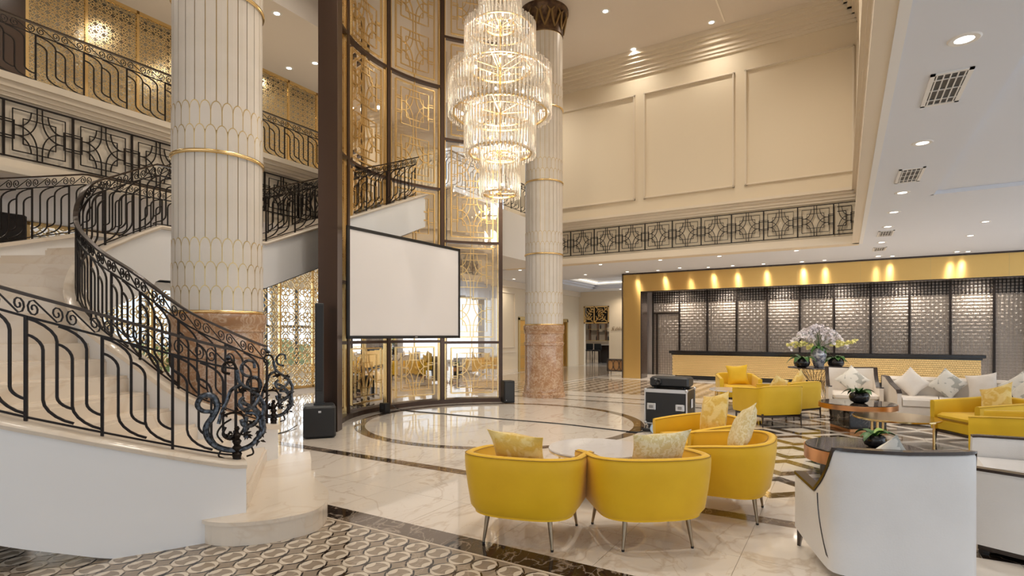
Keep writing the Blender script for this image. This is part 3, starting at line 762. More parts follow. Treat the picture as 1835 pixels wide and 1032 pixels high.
# control points carry the height of the stone curb under the railing
outer_c = [(-4.15,2.70,.60),(-4.22,2.55,.63),(-4.42,2.147,.77),(-4.66,1.747,.92),(-4.93,1.40,1.06),(-5.5,.93,1.30),(-6.5,.58,1.65),(-7.7,.52,2.05),(-8.9,.98,2.32),(-9.55,1.9,2.58),(-9.78,2.8,2.84),(-9.8,3.8,3.15)]
inner_c = [(-5.60,4.02,.58),(-5.62,3.84,.62),(-5.70,3.50,.78),(-5.90,3.16,1.0),(-6.42,2.93,1.38),(-7.10,2.85,1.70),(-7.82,2.93,2.10),(-8.20,3.2,2.60),(-8.32,3.6,2.87),(-8.35,4.1,3.15)]
OC = catmull(outer_c, 6); IC = catmull(inner_c, 8)
LAND = 3.15
def at_h(C_, h):
    for i in range(len(C_)-1):
        if C_[i].z <= h <= C_[i+1].z+1e-9:
            t = (h-C_[i].z)/max(C_[i+1].z-C_[i].z, 1e-9); return C_[i].lerp(C_[i+1], t)
    return C_[0].copy() if h < C_[0].z else C_[-1].copy()
Y1, Y2 = 5.75, 10.9
OC_full = OC + [Vector((-9.8, y, LAND)) for y in (4.4, 5.0, Y1)] + [Vector((-9.8, Y1+(Y2-Y1)*k/8, LAND+(5.3-LAND)*k/8)) for k in range(1, 9)]
IC_full = IC + [Vector((-8.35, y, LAND)) for y in (4.7, 5.2, Y1)] + [Vector((-8.35, Y1+(Y2-Y1)*k/8, LAND+(5.3-LAND)*k/8)) for k in range(1, 9)]
st = thing('staircase', 'sweeping pale marble staircase with solid white curved side rising to the mezzanine', 'staircase', (0,0,0))
def resample(C_, step):
    out = [C_[0]]; acc = 0
    for i in range(len(C_)-1):
        a, b = C_[i], C_[i+1]; L_ = (b.xy-a.xy).length; d = step-acc
        while d <= L_: out.append(a.lerp(b, d/L_)); d += step
        acc = L_-(d-step)
    return out
def nrm2(C_, i):
    a = C_[max(i-1,0)]; b = C_[min(i+1,len(C_)-1)]; t = (b.xy-a.xy).normalized(); return Vector((t.y, -t.x))
def side_wall(C_, sgn, name):
    "white stringer: vertical wall of .12 m from curb down to soffit"
    vs = []; fs = []; n = len(C_)
    for i, p in enumerate(C_):
        q = nrm2(C_, i)*sgn; d = .80 if p.z < 3.1 else (.72)
        zb = max(0.0, p.z-d-.05) if p.z > .86 else 0.0
        a = p.xy+q*.08; b = p.xy-q*.06
        for (xy, z) in ((a, p.z-.03),(b, p.z-.03),(b, zb),(a, zb)): vs.append((xy.x, xy.y, z))
    for i in range(n-1):
        for k in range(4): fs.append((i*4+k, i*4+(k+1)%4, (i+1)*4+(k+1)%4, (i+1)*4+k))
    fs.append((3,2,1,0)); fs.append(tuple((n-1)*4+k for k in range(4)))
    return obj(name, M().add(vs, fs), WHITE_P, st, True)
OCr = OC_full; ICr = IC_full
side_wall(OCr, -1, 'stringer'); side_wall(ICr, 1, 'stringer')
def curb(C_, sgn):
    vs = []; fs = []; n = len(C_)
    prof = [(.115,-.05),(.13,-.02),(.115,.0),(.09,.008),(-.09,.008),(-.115,.0),(-.115,-.05)]
    for i, p in enumerate(C_):
        q = nrm2(C_, i)*sgn
        for (o_, z) in prof: xy = p.xy+q*o_; vs.append((xy.x, xy.y, p.z+z-.008))
    m_ = len(prof)
    for i in range(n-1):
        for k in range(m_): fs.append((i*m_+k, i*m_+(k+1)%m_, (i+1)*m_+(k+1)%m_, (i+1)*m_+k))
    fs.append(tuple(range(m_-1,-1,-1))); fs.append(tuple((n-1)*m_+k for k in range(m_)))
    return obj('curb', M().add(vs, fs), STAIR_M, st, True)
curb(OCr, -1); curb(ICr, 1)
# treads of the lower flight
NT = 16
def cornerpts(h0, h1, steps=4):
    o = [at_h(OC, h0+(h1-h0)*k/steps).xy for k in range(steps+1)]; i_ = [at_h(IC, h0+(h1-h0)*k/steps).xy for k in range(steps+1)]
    return o, i_
rise = (LAND-.15-.18)/(NT+1)
for k in range(NT):
    h0 = .60+(LAND-.60)*k/NT; h1 = .60+(LAND-.60)*(k+1)/NT; zt = .18+rise*(k+1)
    o, i_ = cornerpts(h0, h1)
    poly = [tuple(p) for p in o]+[tuple(p) for p in i_[::-1]]
    obj('tread', M().prism(poly, zt-.035, zt), STAIR_M, st)
    a = o[0]; b = i_[0]; d = (b-a).normalized(); nn = Vector((-d.y, d.x))*.02
    obj('riser', M().prism([tuple(a-nn), tuple(b-nn), tuple(b+nn), tuple(a+nn)], zt-rise, zt-.03), STAIR_M, st)
obj('landing', M().box(-9.8,-8.35,3.9,Y1,LAND-.15-.3,LAND-.15).prism([(-9.8,3.8),(-8.35,4.0),(-8.35,4.1),(-9.8,4.1)], LAND-.45, LAND-.15), STAIR_M, st)
NU = 13
for k in range(NU):
    y0 = Y1+(Y2-Y1)*k/NU; z = LAND-.15+(MEZ-LAND+.15)*(k+1)/NU
    obj('tread', M().box(-9.8,-8.35,y0,y0+(Y2-Y1)/NU+.03,z-.2,z), STAIR_M, st)
# soffit
vs = []; fs = []; cnt = 0
S = []
for k in range(0, 25):
    h = .62+(LAND-.62)*k/24; S.append((at_h(OC, h), at_h(IC, h)))
for k in range(0, 9): S.append((Vector((-9.8, 4.1+(Y1-4.1)*k/8, LAND)), Vector((-8.35, 4.1+(Y1-4.1)*k/8, LAND))))
for k in range(1, 9): S.append((Vector((-9.8, Y1+(Y2-Y1)*k/8, LAND+(5.3-LAND)*k/8)), Vector((-8.35, Y1+(Y2-Y1)*k/8, LAND+(5.3-LAND)*k/8))))
for (a, b) in S:
    z = max(.01, a.z-.80); vs += [(a.x,a.y,z),(b.x,b.y,z),(a.x,a.y,z+.04),(b.x,b.y,z+.04)]
for i in range(len(S)-1):
    a = i*4; fs += [(a,a+1,a+5,a+4),(a+2,a+6,a+7,a+3)]
obj('soffit', M().add(vs, fs), WHITE_P, st, True)
# bullnose first step
bn = catmull([(-4.34,2.42,0),(-4.12,2.41,0),(-3.92,2.51,0),(-3.75,2.72,0),(-3.69,3.05,0),(-4.02,3.42,0),(-4.6,3.72,0),(-5.15,4.15,0),(-5.55,4.45,0)], 5)
poly = [(p.x,p.y) for p in bn]+[(-5.75,3.9),(-4.9,3.1),(-4.35,2.5)]
obj('first_step', M().prism(poly, 0, .155), STAIR_M, st)
cx = sum(p[0] for p in poly)/len(poly); cy = sum(p[1] for p in poly)/len(poly)
obj('step_nosing', M().prism([(cx+(x-cx)*1.025, cy+(y-cy)*1.025) for x, y in poly], .155, .185), STAIR_M, st)

# ---- wrought-iron railings
def spiral(cx, cy, r, a0, turns, n=12, r1=.25):
    return [(cx+r*(1-(1-r1)*i/n)*math.cos(a0+turns*2*PI*i/n), cy+r*(1-(1-r1)*i/n)*math.sin(a0+turns*2*PI*i/n)) for i in range(n+1)]
def q_arc(cx, cy, rx, ry, a0, a1, n=5): return [(cx+rx*math.cos(a0+(a1-a0)*i/n), cy+ry*math.sin(a0+(a1-a0)*i/n)) for i in range(n+1)]
def railing(name, label, C_, bay, start_post=True, grp='wrought iron railings of the stairs and mezzanine', Ht=.72, band_h=.14, wide=True, flip=False, full=True):
    root = thing(name, label, 'railing', (0,0,0))
    # arc-length table
    S = [0.0]
    for i in range(len(C_)-1): S.append(S[-1]+(C_[i+1].xy-C_[i].xy).length)
    tot = S[-1]; nb = max(1, round(tot/bay)); bl = tot/nb
    import bisect
    def fr(s):
        s = min(max(s, 0), tot-1e-6); i = min(bisect.bisect_right(S, s)-1, len(C_)-2); t = (s-S[i])/max(S[i+1]-S[i], 1e-9)
        return C_[i].lerp(C_[i+1], t), i
    def nrm_at(s):
        a, _ = fr(s-.12); b, _ = fr(s+.12); t = (b.xy-a.xy)
        t.normalize(); return Vector((t.y, -t.x, 0))
    def pos(s, h): p, _ = fr(s); return Vector((p.x, p.y, p.z+h))
    def bar(pts, k, w, d, nm, mt=IRON):
        "pts in bay fractions and height metres"
        P = [pos((k+a)*bl, b) for a, b in pts]; Nn = [nrm_at((k+a)*bl) for a, b in pts]
        m = M().strip(P, lambda i: Nn[i], w, d); return obj(nm, m, mt, root)
    n_s = int(tot/.08)+2
    SS = [tot*i/(n_s-1) for i in range(n_s)]
    def rail(h, w, d, nm, mt):
        P = [pos(s, h) for s in SS]; Nn = [nrm_at(s) for s in SS]; obj(nm, M().strip(P, lambda i: Nn[i], d, w), mt, root)
    rail(Ht+band_h+.012, .05 if wide else .03, .022, 'handrail', HANDRAIL); rail(Ht, .016, .016, 'lower_rail', IRON); rail(.028, .014, .014, 'base_rail', IRON)
    for k in range(nb+1):
        s = min(k*bl, tot-.001); p = pos(s, .0); nn = nrm_at(s)
        obj('post', M().strip([pos(s,0), pos(s,Ht)], nn, .020, .020), IRON, root)
    for k in range(nb):
        g = .022; H = Ht
        def hook(v, top_s, top_h, bot_s, bot_h, rad_t, rad_b):
            pts = q_arc(top_s, top_h-rad_t, v-top_s, rad_t, PI/2, 0)  # from (top_s, top_h) to (v, top_h-rad_t)
            pts += [(v, bot_h+rad_b)] + [(bot_s-(bot_s-v)*math.cos(t), bot_h+rad_b-rad_b*math.sin(t)) for t in [i*PI/2/5 for i in range(1,6)]]
            return pts
        f = (lambda pts: [(1-a, b) for a, b in pts]) if flip else (lambda pts: pts)
        bar(f(hook(.22, 0.0, H*.83, .62, .05, .08, .12)), k, .017, .014, 'baluster')
        bar(f(hook(.40, 0.0, H*.985, .60, H*.21, .11, .06)), k, .017, .014, 'baluster')
        bar(f(hook(.60, .40, H*.81, 1.0, .05, .08, .12)), k, .017, .014, 'baluster')
        bar(f(hook(.79, .42, H*.985, 1.0, H*.21, .11, .06)), k, .017, .014, 'baluster')
        # scroll frieze: two S-scrolls per bay
        hb = H+band_h/2; A = band_h/2-.006
        for q in range(2):
            o_ = q*.5+.25; d_ = .150; rx = .088
            Ah = [(d_+rx*(1-.78*i/13)*math.cos(-PI/2+1.4*2*PI*i/13), A*.05+A*.92*(1-.78*i/13)*math.sin(-PI/2+1.4*2*PI*i/13)) for i in range(14)]
            Bh = [(-x, -y) for x, y in Ah][::-1]
            pts = [(o_+x, hb+y) for x, y in Bh+Ah]
            bar(f(pts), k, .010, .010, 'scroll')
    return root
railing('stair_railing', 'near outer railing of the stair with bronze handrail above the white wall', OC[3:]+[Vector((-9.8, y, LAND)) for y in (4.4, 5.0, Y1)], .435, flip=True)
railing('stair_railing', 'inner railing curling round the near column down to the stair foot', IC[5:]+[Vector((-8.35, y, LAND)) for y in (4.7, 5.2)], .435, flip=True)
railing('stair_railing', 'inner railing of the upper flight rising behind the dark post', [Vector((-8.35, 5.25, LAND)), Vector((-8.35, Y1, LAND))]+[Vector((-8.35, Y1+(Y2-Y1)*k/8, LAND+(5.3-LAND)*k/8)) for k in range(1, 9)]+[Vector((-8.35, y, 5.3)) for y in (12.5, 14.5, 16.1)], .56, full=False, flip=True)
railing('stair_railing', 'outer railing of the upper flight against the mezzanine front', [Vector((-9.8, Y1, LAND))]+[Vector((-9.8, Y1+(Y2-Y1)*k/8, LAND+(5.3-LAND)*k/8)) for k in range(1, 8)], .56, full=False, flip=True)
railing('mezzanine_railing', 'level mezzanine railing in front of the upper golden screen', [Vector((XM+.05, y, MEZ+.04)) for y in [1.5+.5*i for i in range(20)]], .60, flip=False)

# ---- ornamental newel scrolls at the stair foot
def newel(x, y, z, rz, label):
    t = thing('newel_scroll', label, 'newel', (x, y, z), rz)
    # local X runs along the railing away from the stair, Z up
    obj('baluster_stub', M().lathe([(.035,0),(.03,.02),(.04,.05),(.022,.07),(.038,.10),(.022,.12),(.036,.15),(.02,.17),(.034,.20),(.018,.215),(.012,.23),(.022,.25),(.012,.27)], 12), IRON, t, True)
    big = [(.07*0+ -.19+.09*math.cos(a), .47+.06*math.sin(a)) for a in [ -.6+ i*.55 for i in range(0)]]
    C1 = catmull([(-.17,0,.40),(-.24,0,.41),(-.275,0,.46),(-.24,0,.525),(-.17,0,.52),(-.14,0,.44),(-.17,0,.36),(-.215,0,.28),(-.20,0,.19),(-.13,0,.115),(-.02,0,.08),(.09,0,.10),(.165,0,.18),(.175,0,.28),(.13,0,.36),(.06,0,.37)], 5)
    obj('great_scroll', M().tube(C1, [.013+.012*math.sin(PI*min(1,(i+5)/len(C1))) for i in range(len(C1))], 7), IRON_S, t, True)
    for (pts, r) in (
        ([(.0,0,.72),(.02,0,.62),(.10,0,.55),(.16,0,.50),(.13,0,.43),(.05,0,.40),(.02,0,.46),(.05,0,.50)], .012),
        ([(.0,0,.72),(-.03,0,.78),(-.09,0,.77),(-.10,0,.71),(-.05,0,.69)], .009),
        ([(.03,0,.60),(-.04,0,.56),(-.07,0,.48),(-.11,0,.38),(-.13,0,.30)], .012),
        ([(.16,0,.50),(.20,0,.42),(.19,0,.32),(.20,0,.22),(.16,0,.16)], .014),
        ([(.02,0,.46),(.10,0,.42),(.16,0,.34),(.12,0,.27),(.05,0,.27),(.03,0,.32)], .013),
        ([(-.10,0,.36),(-.03,0,.38),(.04,0,.36),(.06,0,.28),(.02,0,.20),(-.05,0,.17),(-.10,0,.21),(-.08,0,.27)], .008),
        ([(-.04,0,.33),(-.10,0,.29),(-.14,0,.22),(-.10,0,.15)], .006),
        ([(.07,0,.34),(.06,0,.24),(.07,0,.17)], .013),
        ([(.10,0,.11),(.12,0,.04),(.07,0,.02)], .006), ([(-.10,0,.11),(-.13,0,.05),(-.09,0,.02)], .006),
        ([(.11,0,.66),(.05,0,.68),(.03,0,.74),(.07,0,.79),(.12,0,.78),(.13,0,.73)], .010)):
        obj('scroll', M().tube(catmull(pts, 4), r*1.3, 6), IRON_S if r > .009 else IRON, t, True)
    random.seed(5); lf = M()
    for k in range(110):
        j = random.choice([(.14,.52),(.19,.36),(.18,.22),(.10,.40),(.02,.38),(-.10,.37),(.04,.55),(.07,.20),(-.04,.19),(.16,.14),(.12,.28)])
        a = random.uniform(0, 2*PI); L_ = random.uniform(.02,.05); p = Vector((j[0]+random.uniform(-.02,.02), random.uniform(-.02,.02), j[1]+random.uniform(-.02,.02)))
        q = p+Vector((math.cos(a)*L_, random.uniform(-.02,.02), math.sin(a)*L_)); lf.tube([p, (p+q)/2+Vector((0,.006,.004)), q], [.004,.011,.002], 5)
    obj('acanthus_leaves', lf, IRON, t, True)
    obj('ball', M().grid(lambda u, v: Vector((-.06+.022*math.cos(2*PI*u)*math.sin(PI*v), .022*math.sin(2*PI*u)*math.sin(PI*v), .82+.022*math.cos(PI*v))), 10, 6, True), IRON_S, t, True)
    return t
d = (Vector(outer_c[0])-Vector(outer_c[2])).xy
newel(-4.16, 2.64, .60, math.atan2(d.y, d.x), 'ornate silvered scroll newel at the near end of the outer stair railing')
d = (Vector(inner_c[0])-Vector(inner_c[2])).xy
newel(-5.60, 4.00, .585, math.atan2(d.y, d.x)-.6, 'ornate black scroll newel at the far side of the stair foot, by the marble base')
# ================================================================== curved glass screen
A0, A1 = math.radians(232), math.radians(122)
gs = thing('glass_screen', 'tall curved screen of mirrored glass with gold tracery in dark bronze frames', 'screen', (RC[0], RC[1], 0))
def arcp(a, r, z=0): return Vector((r*math.cos(a), r*math.sin(a), z))
def arc_box(a0, a1, r0, r1, z0, z1, n=8):
    m = M(); vs = []
    for i in range(n+1):
        a = a0+(a1-a0)*i/n
        for (r, z) in ((r0,z0),(r1,z0),(r1,z1),(r0,z1)): vs.append(arcp(a, r, z))
    fs = []
    for i in range(n):
        for k in range(4): fs.append((i*4+k, (i+1)*4+k, (i+1)*4+(k+1)%4, i*4+(k+1)%4))
    fs.append((0,1,2,3)); fs.append((n*4+3,n*4+2,n*4+1,n*4)); return m.add(vs, fs)
obj('plinth', arc_box(A0, A1, 2.86, 3.12, 0, .09, 24), BRONZE, gs)
# the heavy end post
pz = arcp(A0, 3.0)
cpost = M().bbox(-.16,.16,-.13,.13,0,HIGH,.004); cpost.xf(Matrix.Translation((pz.x-.0, pz.y-.02, 0)) @ Matrix.Rotation(YAW, 4, 'Z'))
obj('end_post', cpost, BRONZE, gs)
NB = 4; da = (A1-A0)/NB
levels = [[.09,1.45,2.6,5.0,7.4,9.8], [.09,1.45,2.6,5.0,7.4,9.8], [.09,1.45,2.6,5.0,7.4,9.8], [.09,1.42,3.8,6.2,8.6,9.95]]
for b in range(1, NB+1):
    a = A0+da*b; w_ = .05
    m = M().box(-.06,.06,-.045,.045,.0,HIGH); m.xf(Matrix.Translation(arcp(a, 3.0)) @ Matrix.Rotation(a, 4, 'Z')); obj('mullion', m, BRONZE, gs)
    for sg in (-1, 1):
        if b == NB and sg < 0: continue
        g_ = M().box(-.045,.045,-.012,.012,.09,HIGH-.02); aa = a-sg*da/abs(da)*.024; g_.xf(Matrix.Translation(arcp(aa, 3.0)) @ Matrix.Rotation(aa, 4, 'Z')); obj('gold_bead', g_, GOLD, gs)
for b in range(NB):
    a0 = A0+da*b; a1 = a0+da; lv = levels[b]
    s0 = a0+.045*(1 if da > 0 else -1); s1 = a1-.03*(1 if da > 0 else -1)
    am = (s0+s1)/2; hw = abs(s1-s0)/2*3.0; sg = 1 if da > 0 else -1
    for li in range(len(lv)-1):
        z0, z1 = lv[li]+.03, lv[li+1]-.03
        if li > 0: obj('transom', arc_box(a0, a1, 2.95, 3.05, lv[li]-.03, lv[li]+.03, 8), BRONZE, gs)
        obj('glass_pane', arc_box(s0, s1, 2.998, 3.004, z0, z1, 8), GLASS, gs)
        # gold frame and tracery on the pane
        m = M(); ins = .10; H_ = z1-z0
        def fn(u, v, zc=None): return arcp(am+sg*u/3.0, 2.985, v)
        def nf(u, v=None): a_ = am+sg*u/3.0; return Vector((-math.cos(a_), -math.sin(a_), 0))
        def line(p, q, w, d):
            n_ = 8 if abs(p[0]-q[0]) > .05 else 1
            pts = [(p[0]+(q[0]-p[0])*i/n_, p[1]+(q[1]-p[1])*i/n_) for i in range(n_+1)]
            m.strip([fn(*t) for t in pts], lambda i: nf(pts[i][0]), w, d)
        x_ = hw-ins
        for (p, q) in (((-x_,z0+ins),(x_,z0+ins)),((-x_,z1-ins),(x_,z1-ins)),((-x_,z0+ins),(-x_,z1-ins)),((x_,z0+ins),(x_,z1-ins))): line(p, q, .028, .02)
        for xx in (0,):
            line((xx, z1-ins), (xx, z1), .012, .012); line((xx, z0), (xx, z0+ins), .012, .012)
        fr_ = obj('gold_frame', m, GOLD, gs)
        m = M(); nu = max(1, round((H_-2*ins)/1.1)); uh = (H_-2*ins)/nu/2; hx = x_-.03
        for k in range(nu):
            zc = z0+ins+uh*(2*k+1)
            for pts, cl_ in MOT:
                pp = pts+[pts[0]] if cl_ else pts
                # cut horizontals so they follow the curve
                q2 = []
                for i in range(len(pp)-1):
                    n_ = max(1, int(abs(pp[i+1][0]-pp[i][0])/.3))
                    for t in range(n_): q2.append((pp[i][0]+(pp[i+1][0]-pp[i][0])*t/n_, pp[i][1]+(pp[i+1][1]-pp[i][1])*t/n_))
                q2.append(pp[-1])
                m.strip([fn(a_*hx, zc+b_*uh) for a_, b_ in q2], lambda i: nf(q2[i][0]*hx), .017, .008)
        obj('gold_tracery', m, GOLD, gs)

# projection screen
ps = thing('projection_screen', 'wide black-framed projection screen hung in front of the curved glass', 'screen', (-7.36, 6.70, 0), 0)
SL, SH0, SH1 = 3.16, 1.53, 3.50
ps.rotation_euler = (0, 0, math.radians(-1.5))
fb = .055
obj('frame', M().box(-.04,0,0,SL,SH0-.0,SH0+fb).box(-.04,0,0,SL,SH1-fb,SH1).box(-.04,0,0,fb,SH0,SH1).box(-.04,0,SL-fb,SL,SH0,SH1), BLACK, ps)
obj('screen_fabric', M().box(-.025,-.012,fb*.9,SL-fb*.9,SH0+fb*.9,SH1-fb*.9), SCREENW, ps)
obj('maker_badge', M().box(0,.004,SL*.55-.035,SL*.55+.035,SH0+.018,SH0+.036), ALU, ps)
obj('mounting_arm', M().box(-.62,-.04,.55,.60,2.9,2.95).box(-.86,-.04,2.0,2.05,2.9,2.95), BLACK, ps)

# ================================================================== chandelier
ch = thing('chandelier', 'great tiered chandelier of clear glass rods with gold rings', 'chandelier', (RC[0], RC[1], 0))
obj('rod', M().tube([(0,0,4.2),(0,0,10)], .018, 8), GOLD, ch)
tiers = [(.95,.87,5.66,6.53,78), (.655,.58,4.93,5.80,54), (.365,.30,4.16,5.02,30), (.65,.57,6.50,7.38,54), (.385,.29,7.28,8.25,32)]
BUL = M().grid(lambda u, v: Vector((.022*math.cos(2*PI*u)*math.sin(PI*v), .022*math.sin(2*PI*u)*math.sin(PI*v), .03*math.cos(PI*v))), 8, 5, True).mesh('bulb', BULB, True)
for ti, (r, rr, z0, z1, nn) in enumerate(tiers):
    L_ = z1-z0
    rod = M().lathe([(.012,0),(.024,.012),(.024,L_-.012),(.012,L_)], 8).mesh('glass_rod', CRYSTAL, True)
    for k in range(nn):
        a = 2*PI*k/nn; link('glass_rod', rod, ch, (r*math.cos(a), r*math.sin(a), z0+(.015 if k % 2 else 0)), rz=a)
    obj('gold_ring', M().lathe([(rr-.016,-.016),(rr+.016,-.016),(rr+.016,.016),(rr-.016,.016),(rr-.016,-.016)], 48, (0,0,z0+.07), cap=False), GOLD, ch, True)
    obj('gold_ring', M().lathe([(rr-.006,-.008),(rr+.02,-.008),(rr+.02,.008),(rr-.006,.008),(rr-.006,-.008)], 40, (0,0,z1-.08), cap=False), GOLD, ch, True)
    ns = 8; spm = M().tube([(0,0,0),(rr,0,0)], .007, 5).mesh('spoke', GOLD)
    for k in range(ns):
        a = 2*PI*(k+.5)/ns; link('spoke', spm, ch, (0,0,z0+.07), rz=a); link('spoke', spm, ch, (0,0,z1-.08), rz=a)
    nbk = [10, 8, 6, 8, 6][ti]
    for k in range(nbk):
        a = 2*PI*(k+.25)/nbk; link('bulb', BUL, ch, ((rr-.08)*math.cos(a), (rr-.08)*math.sin(a), z0+.19))
    obj('candle_sleeve', M().merge(M()), GOLD, ch) if False else None
    d = bpy.data.lights.new('chandelier_glow', 'POINT'); d.energy = [65,45,18,48,28][ti]; d.color = (1,.90,.74); d.shadow_soft_size = .25
    lo = bpy.data.objects.new('chandelier_glow', d); COL.objects.link(lo); lo.location = (RC[0], RC[1], z0+.3)
obj('ceiling_rose', M().lathe([(.0,9.9),(.2,9.9),(.28,9.96),(.3,10.0)], 24), GOLD, ch, True)
# ================================================================== furniture
def u_path(hw, yf, ys, yb, n=18, p=2.3):
    "U-shaped plan from front right round the back to front left; local +Y is forward"
    pts = [(hw, yf+(ys-yf)*i/4) for i in range(4)]
    for i in range(n+1):
        t = i/n*PI; c, s_ = math.cos(t), math.sin(t)
        pts.append((hw*math.copysign(abs(c)**(2/p), c), ys-(ys-yb)*abs(s_)**(2/p)))
    pts += [(-hw, ys+(yf-ys)*(i+1)/4) for i in range(4)]
    return pts
def plan_normals(pts):
    out = []
    for i in range(len(pts)):
        a = Vector(pts[max(i-1,0)]); b = Vector(pts[min(i+1,len(pts)-1)]); t = (b-a).normalized(); out.append(Vector((-t.y, t.x)))
    # outward = to the right of travel going front-right -> back -> front-left
    return out
def shell(pts, th, zb, zt, taper=.0, flare=0.0, rnd=.03, lean=0.0, zmid=None):
    nr = plan_normals(pts); n = len(pts); vs = []; rows = 12
    for i, (p, q) in enumerate(zip(pts, nr)):
        p = Vector(p); t = zt(i/(n-1)); b = zb(i/(n-1)) if callable(zb) else zb
        h = t-b
        sec = [(-taper, 0), (-taper*.45, h*.12), (-taper*.15, h*.45), (flare*.6, h*.75), (flare, h-rnd), (flare-rnd*.4, h-rnd*.3), (flare-rnd, h), (flare-th+rnd, h), (flare-th+rnd*.4, h-rnd*.3), (flare-th, h-rnd), (-th, h*.4), (-th-taper*.0, 0)]
        for (o_, z) in sec: xy = p+q*o_; vs.append((xy.x, xy.y, b+z))
    fs = []
    for i in range(n-1):
        for k in range(rows): fs.append((i*rows+k, (i+1)*rows+k, (i+1)*rows+(k+1)%rows, i*rows+(k+1)%rows))
    fs.append(tuple(range(rows))); fs.append(tuple((n-1)*rows+k for k in range(rows-1,-1,-1)))
    return M().add(vs, fs)
def top_edge(pts, zt, off, dz=0.0):
    nr = plan_normals(pts); n = len(pts)
    return [Vector((p[0]+q.x*off, p[1]+q.y*off, zt(i/(n-1))+dz)) for i, (p, q) in enumerate(zip(pts, nr))]
def cushion_mesh(w, h, t, n=10, crease=.12):
    def fn(u, v):
        a = 2*u-1; b = 2*v-1
        return a, b
    m = M(); vs = []; fs = []
    for sgn in (1, -1):
        for j in range(n+1):
            for i in range(n+1):
                a = 2*i/n-1; b = 2*j/n-1
                e = (1-abs(a)**2.6)*(1-abs(b)**2.6)
                k = 1-crease*(1-abs(a)**2)*(abs(b)**3)-0*crease; k2 = 1-crease*(1-abs(b)**2)*(abs(a)**3)
                wob = .006*math.sin(5*a+3*b)+.004*math.sin(9*b-4*a)
                vs.append((a*w/2*k2, sgn*(t/2*max(e,0)**.55+.002)+wob*e, b*h/2*k))
    N1 = (n+1)**2
    for j in range(n):
        for i in range(n):
            q = (j*(n+1)+i, j*(n+1)+i+1, (j+1)*(n+1)+i+1, (j+1)*(n+1)+i)
            fs.append(q[::-1]); fs.append(tuple(N1+x for x in q))
    edge = [i for i in range(n+1)]+[(j)*(n+1)+n for j in range(1,n+1)]+[n*(n+1)+i for i in range(n-1,-1,-1)]+[j*(n+1) for j in range(n-1,0,-1)]
    for k in range(len(edge)):
        a, b = edge[k], edge[(k+1)%len(edge)]; fs.append((a, b, N1+b, N1+a))
    return m.add(vs, fs)
def cushion(root_loc, rz, local, tilt, yaw, roll, size, mt, label, group=None):
    o = obj('cushion', cushion_mesh(*size), mt, None, True)
    base = Matrix.Translation(Vector(root_loc)) @ Matrix.Rotation(rz, 4, 'Z')
    o.matrix_world = base @ Matrix.Translation(local) @ Matrix.Rotation(yaw, 4, 'Z') @ Matrix.Rotation(tilt, 4, 'X') @ Matrix.Rotation(roll, 4, 'Y')
    return tag(o, label, 'cushion', group)
def seam(path, mt, root, r=.004, name='piping'): return obj(name, M().tube(path, r, 5), mt, root, True)
PIPE = mat('mustard_piping', (.40,.22,.01), .6)
# ---- tub chair on slim metal legs
def tub_chair(label, loc, rz):
    t = thing('tub_armchair', label, 'armchair', loc, rz, 'yellow tub armchairs round the white table')
    pts = u_path(.468, .36, -.06, -.43, 18, 2.7)
    zt = lambda u: .70-.075*abs(2*u-1)**3
    obj('shell', shell(pts, .075, .225, zt, .085, .008, .03), VELVET, t, True)
    seam(top_edge(pts, zt, .004, -.012), PIPE, t); seam(top_edge(pts, zt, -.066, -.012), PIPE, t)
    ip = [(x*.79, y if y > .2 else y*.78) for x, y in u_path(.425, .34, -.06, -.40, 18, 2.7)]
    ip = [(x*.82/.8*.99, y) for x, y in ip]
    sc = M().prism(ip[::-1], .25, .40); obj('seat_base', sc, VELVET, t)
    sm = M(); cxy = (0, .0)
    n_ = len(ip); vs = []; fs = []
    lv = [(.97,.40),(1.0,.42),(1.0,.46),(.97,.485),(.8,.50),(.4,.508),(.05,.51)]
    for (k, z) in lv:
        for (x, y) in ip: vs.append((x*k*.99, (y-.0)*k, z))
    for r in range(len(lv)-1):
        for i in range(n_): fs.append((r*n_+(i+1)%n_, r*n_+i, (r+1)*n_+i, (r+1)*n_+(i+1)%n_))
    obj('seat_cushion', sm.add(vs, fs), VELVET, t, True)
    for (x, y) in ((-.30,.27),(.30,.27),(-.24,-.27),(.24,-.27)):
        l = obj('leg', M().tube([(x,y,.26),(x*1.12,y*1.12,.015)], [.021,.010], 10), BRONZE_L, t, True)
        obj('foot_cap', M().lathe([(.011,0),(.012,.015),(.008,.018)], 8, (x*1.12,y*1.12,0)), BLACK, l, True)
    return t
def P(lat, z, h=0): return W(lat, z, h)
A_ = (P(.13, 4.43), ang(.30,.95)); tub_chair('yellow velvet tub armchair with a crumpled gold cushion, leftmost at the white table', *A_)
B_ = (P(1.05, 4.40), ang(-.12,.99)); tub_chair('yellow velvet tub armchair seen from behind with a pale woven cushion, front centre', *B_)
C_ = (P(1.93, 5.02), ang(-.88,.48)); tub_chair('yellow velvet tub armchair turned left, with a standing pale gold damask cushion', *C_)
D_ = (P(2.08, 6.05), ang(-.97,-.15)); tub_chair('yellow velvet tub armchair farthest back at the white table, plain gold cushion', *D_)
cushion(A_[0], A_[1], (-.02,-.20,.69), .55, -.15, .08, (.46,.40,.15), PILLOW_Y, 'crumpled gold cushion in the leftmost yellow armchair')
cushion(B_[0], B_[1], (.05,-.18,.69), .45, .12, -.05, (.48,.40,.14), PILLOW_C, 'pale woven cushion in the front centre yellow armchair')
cushion(C_[0], C_[1], (.02,-.15,.74), .35, .25, .35, (.47,.44,.15), PILLOW_C, 'pale gold damask cushion standing in the armchair turned left')
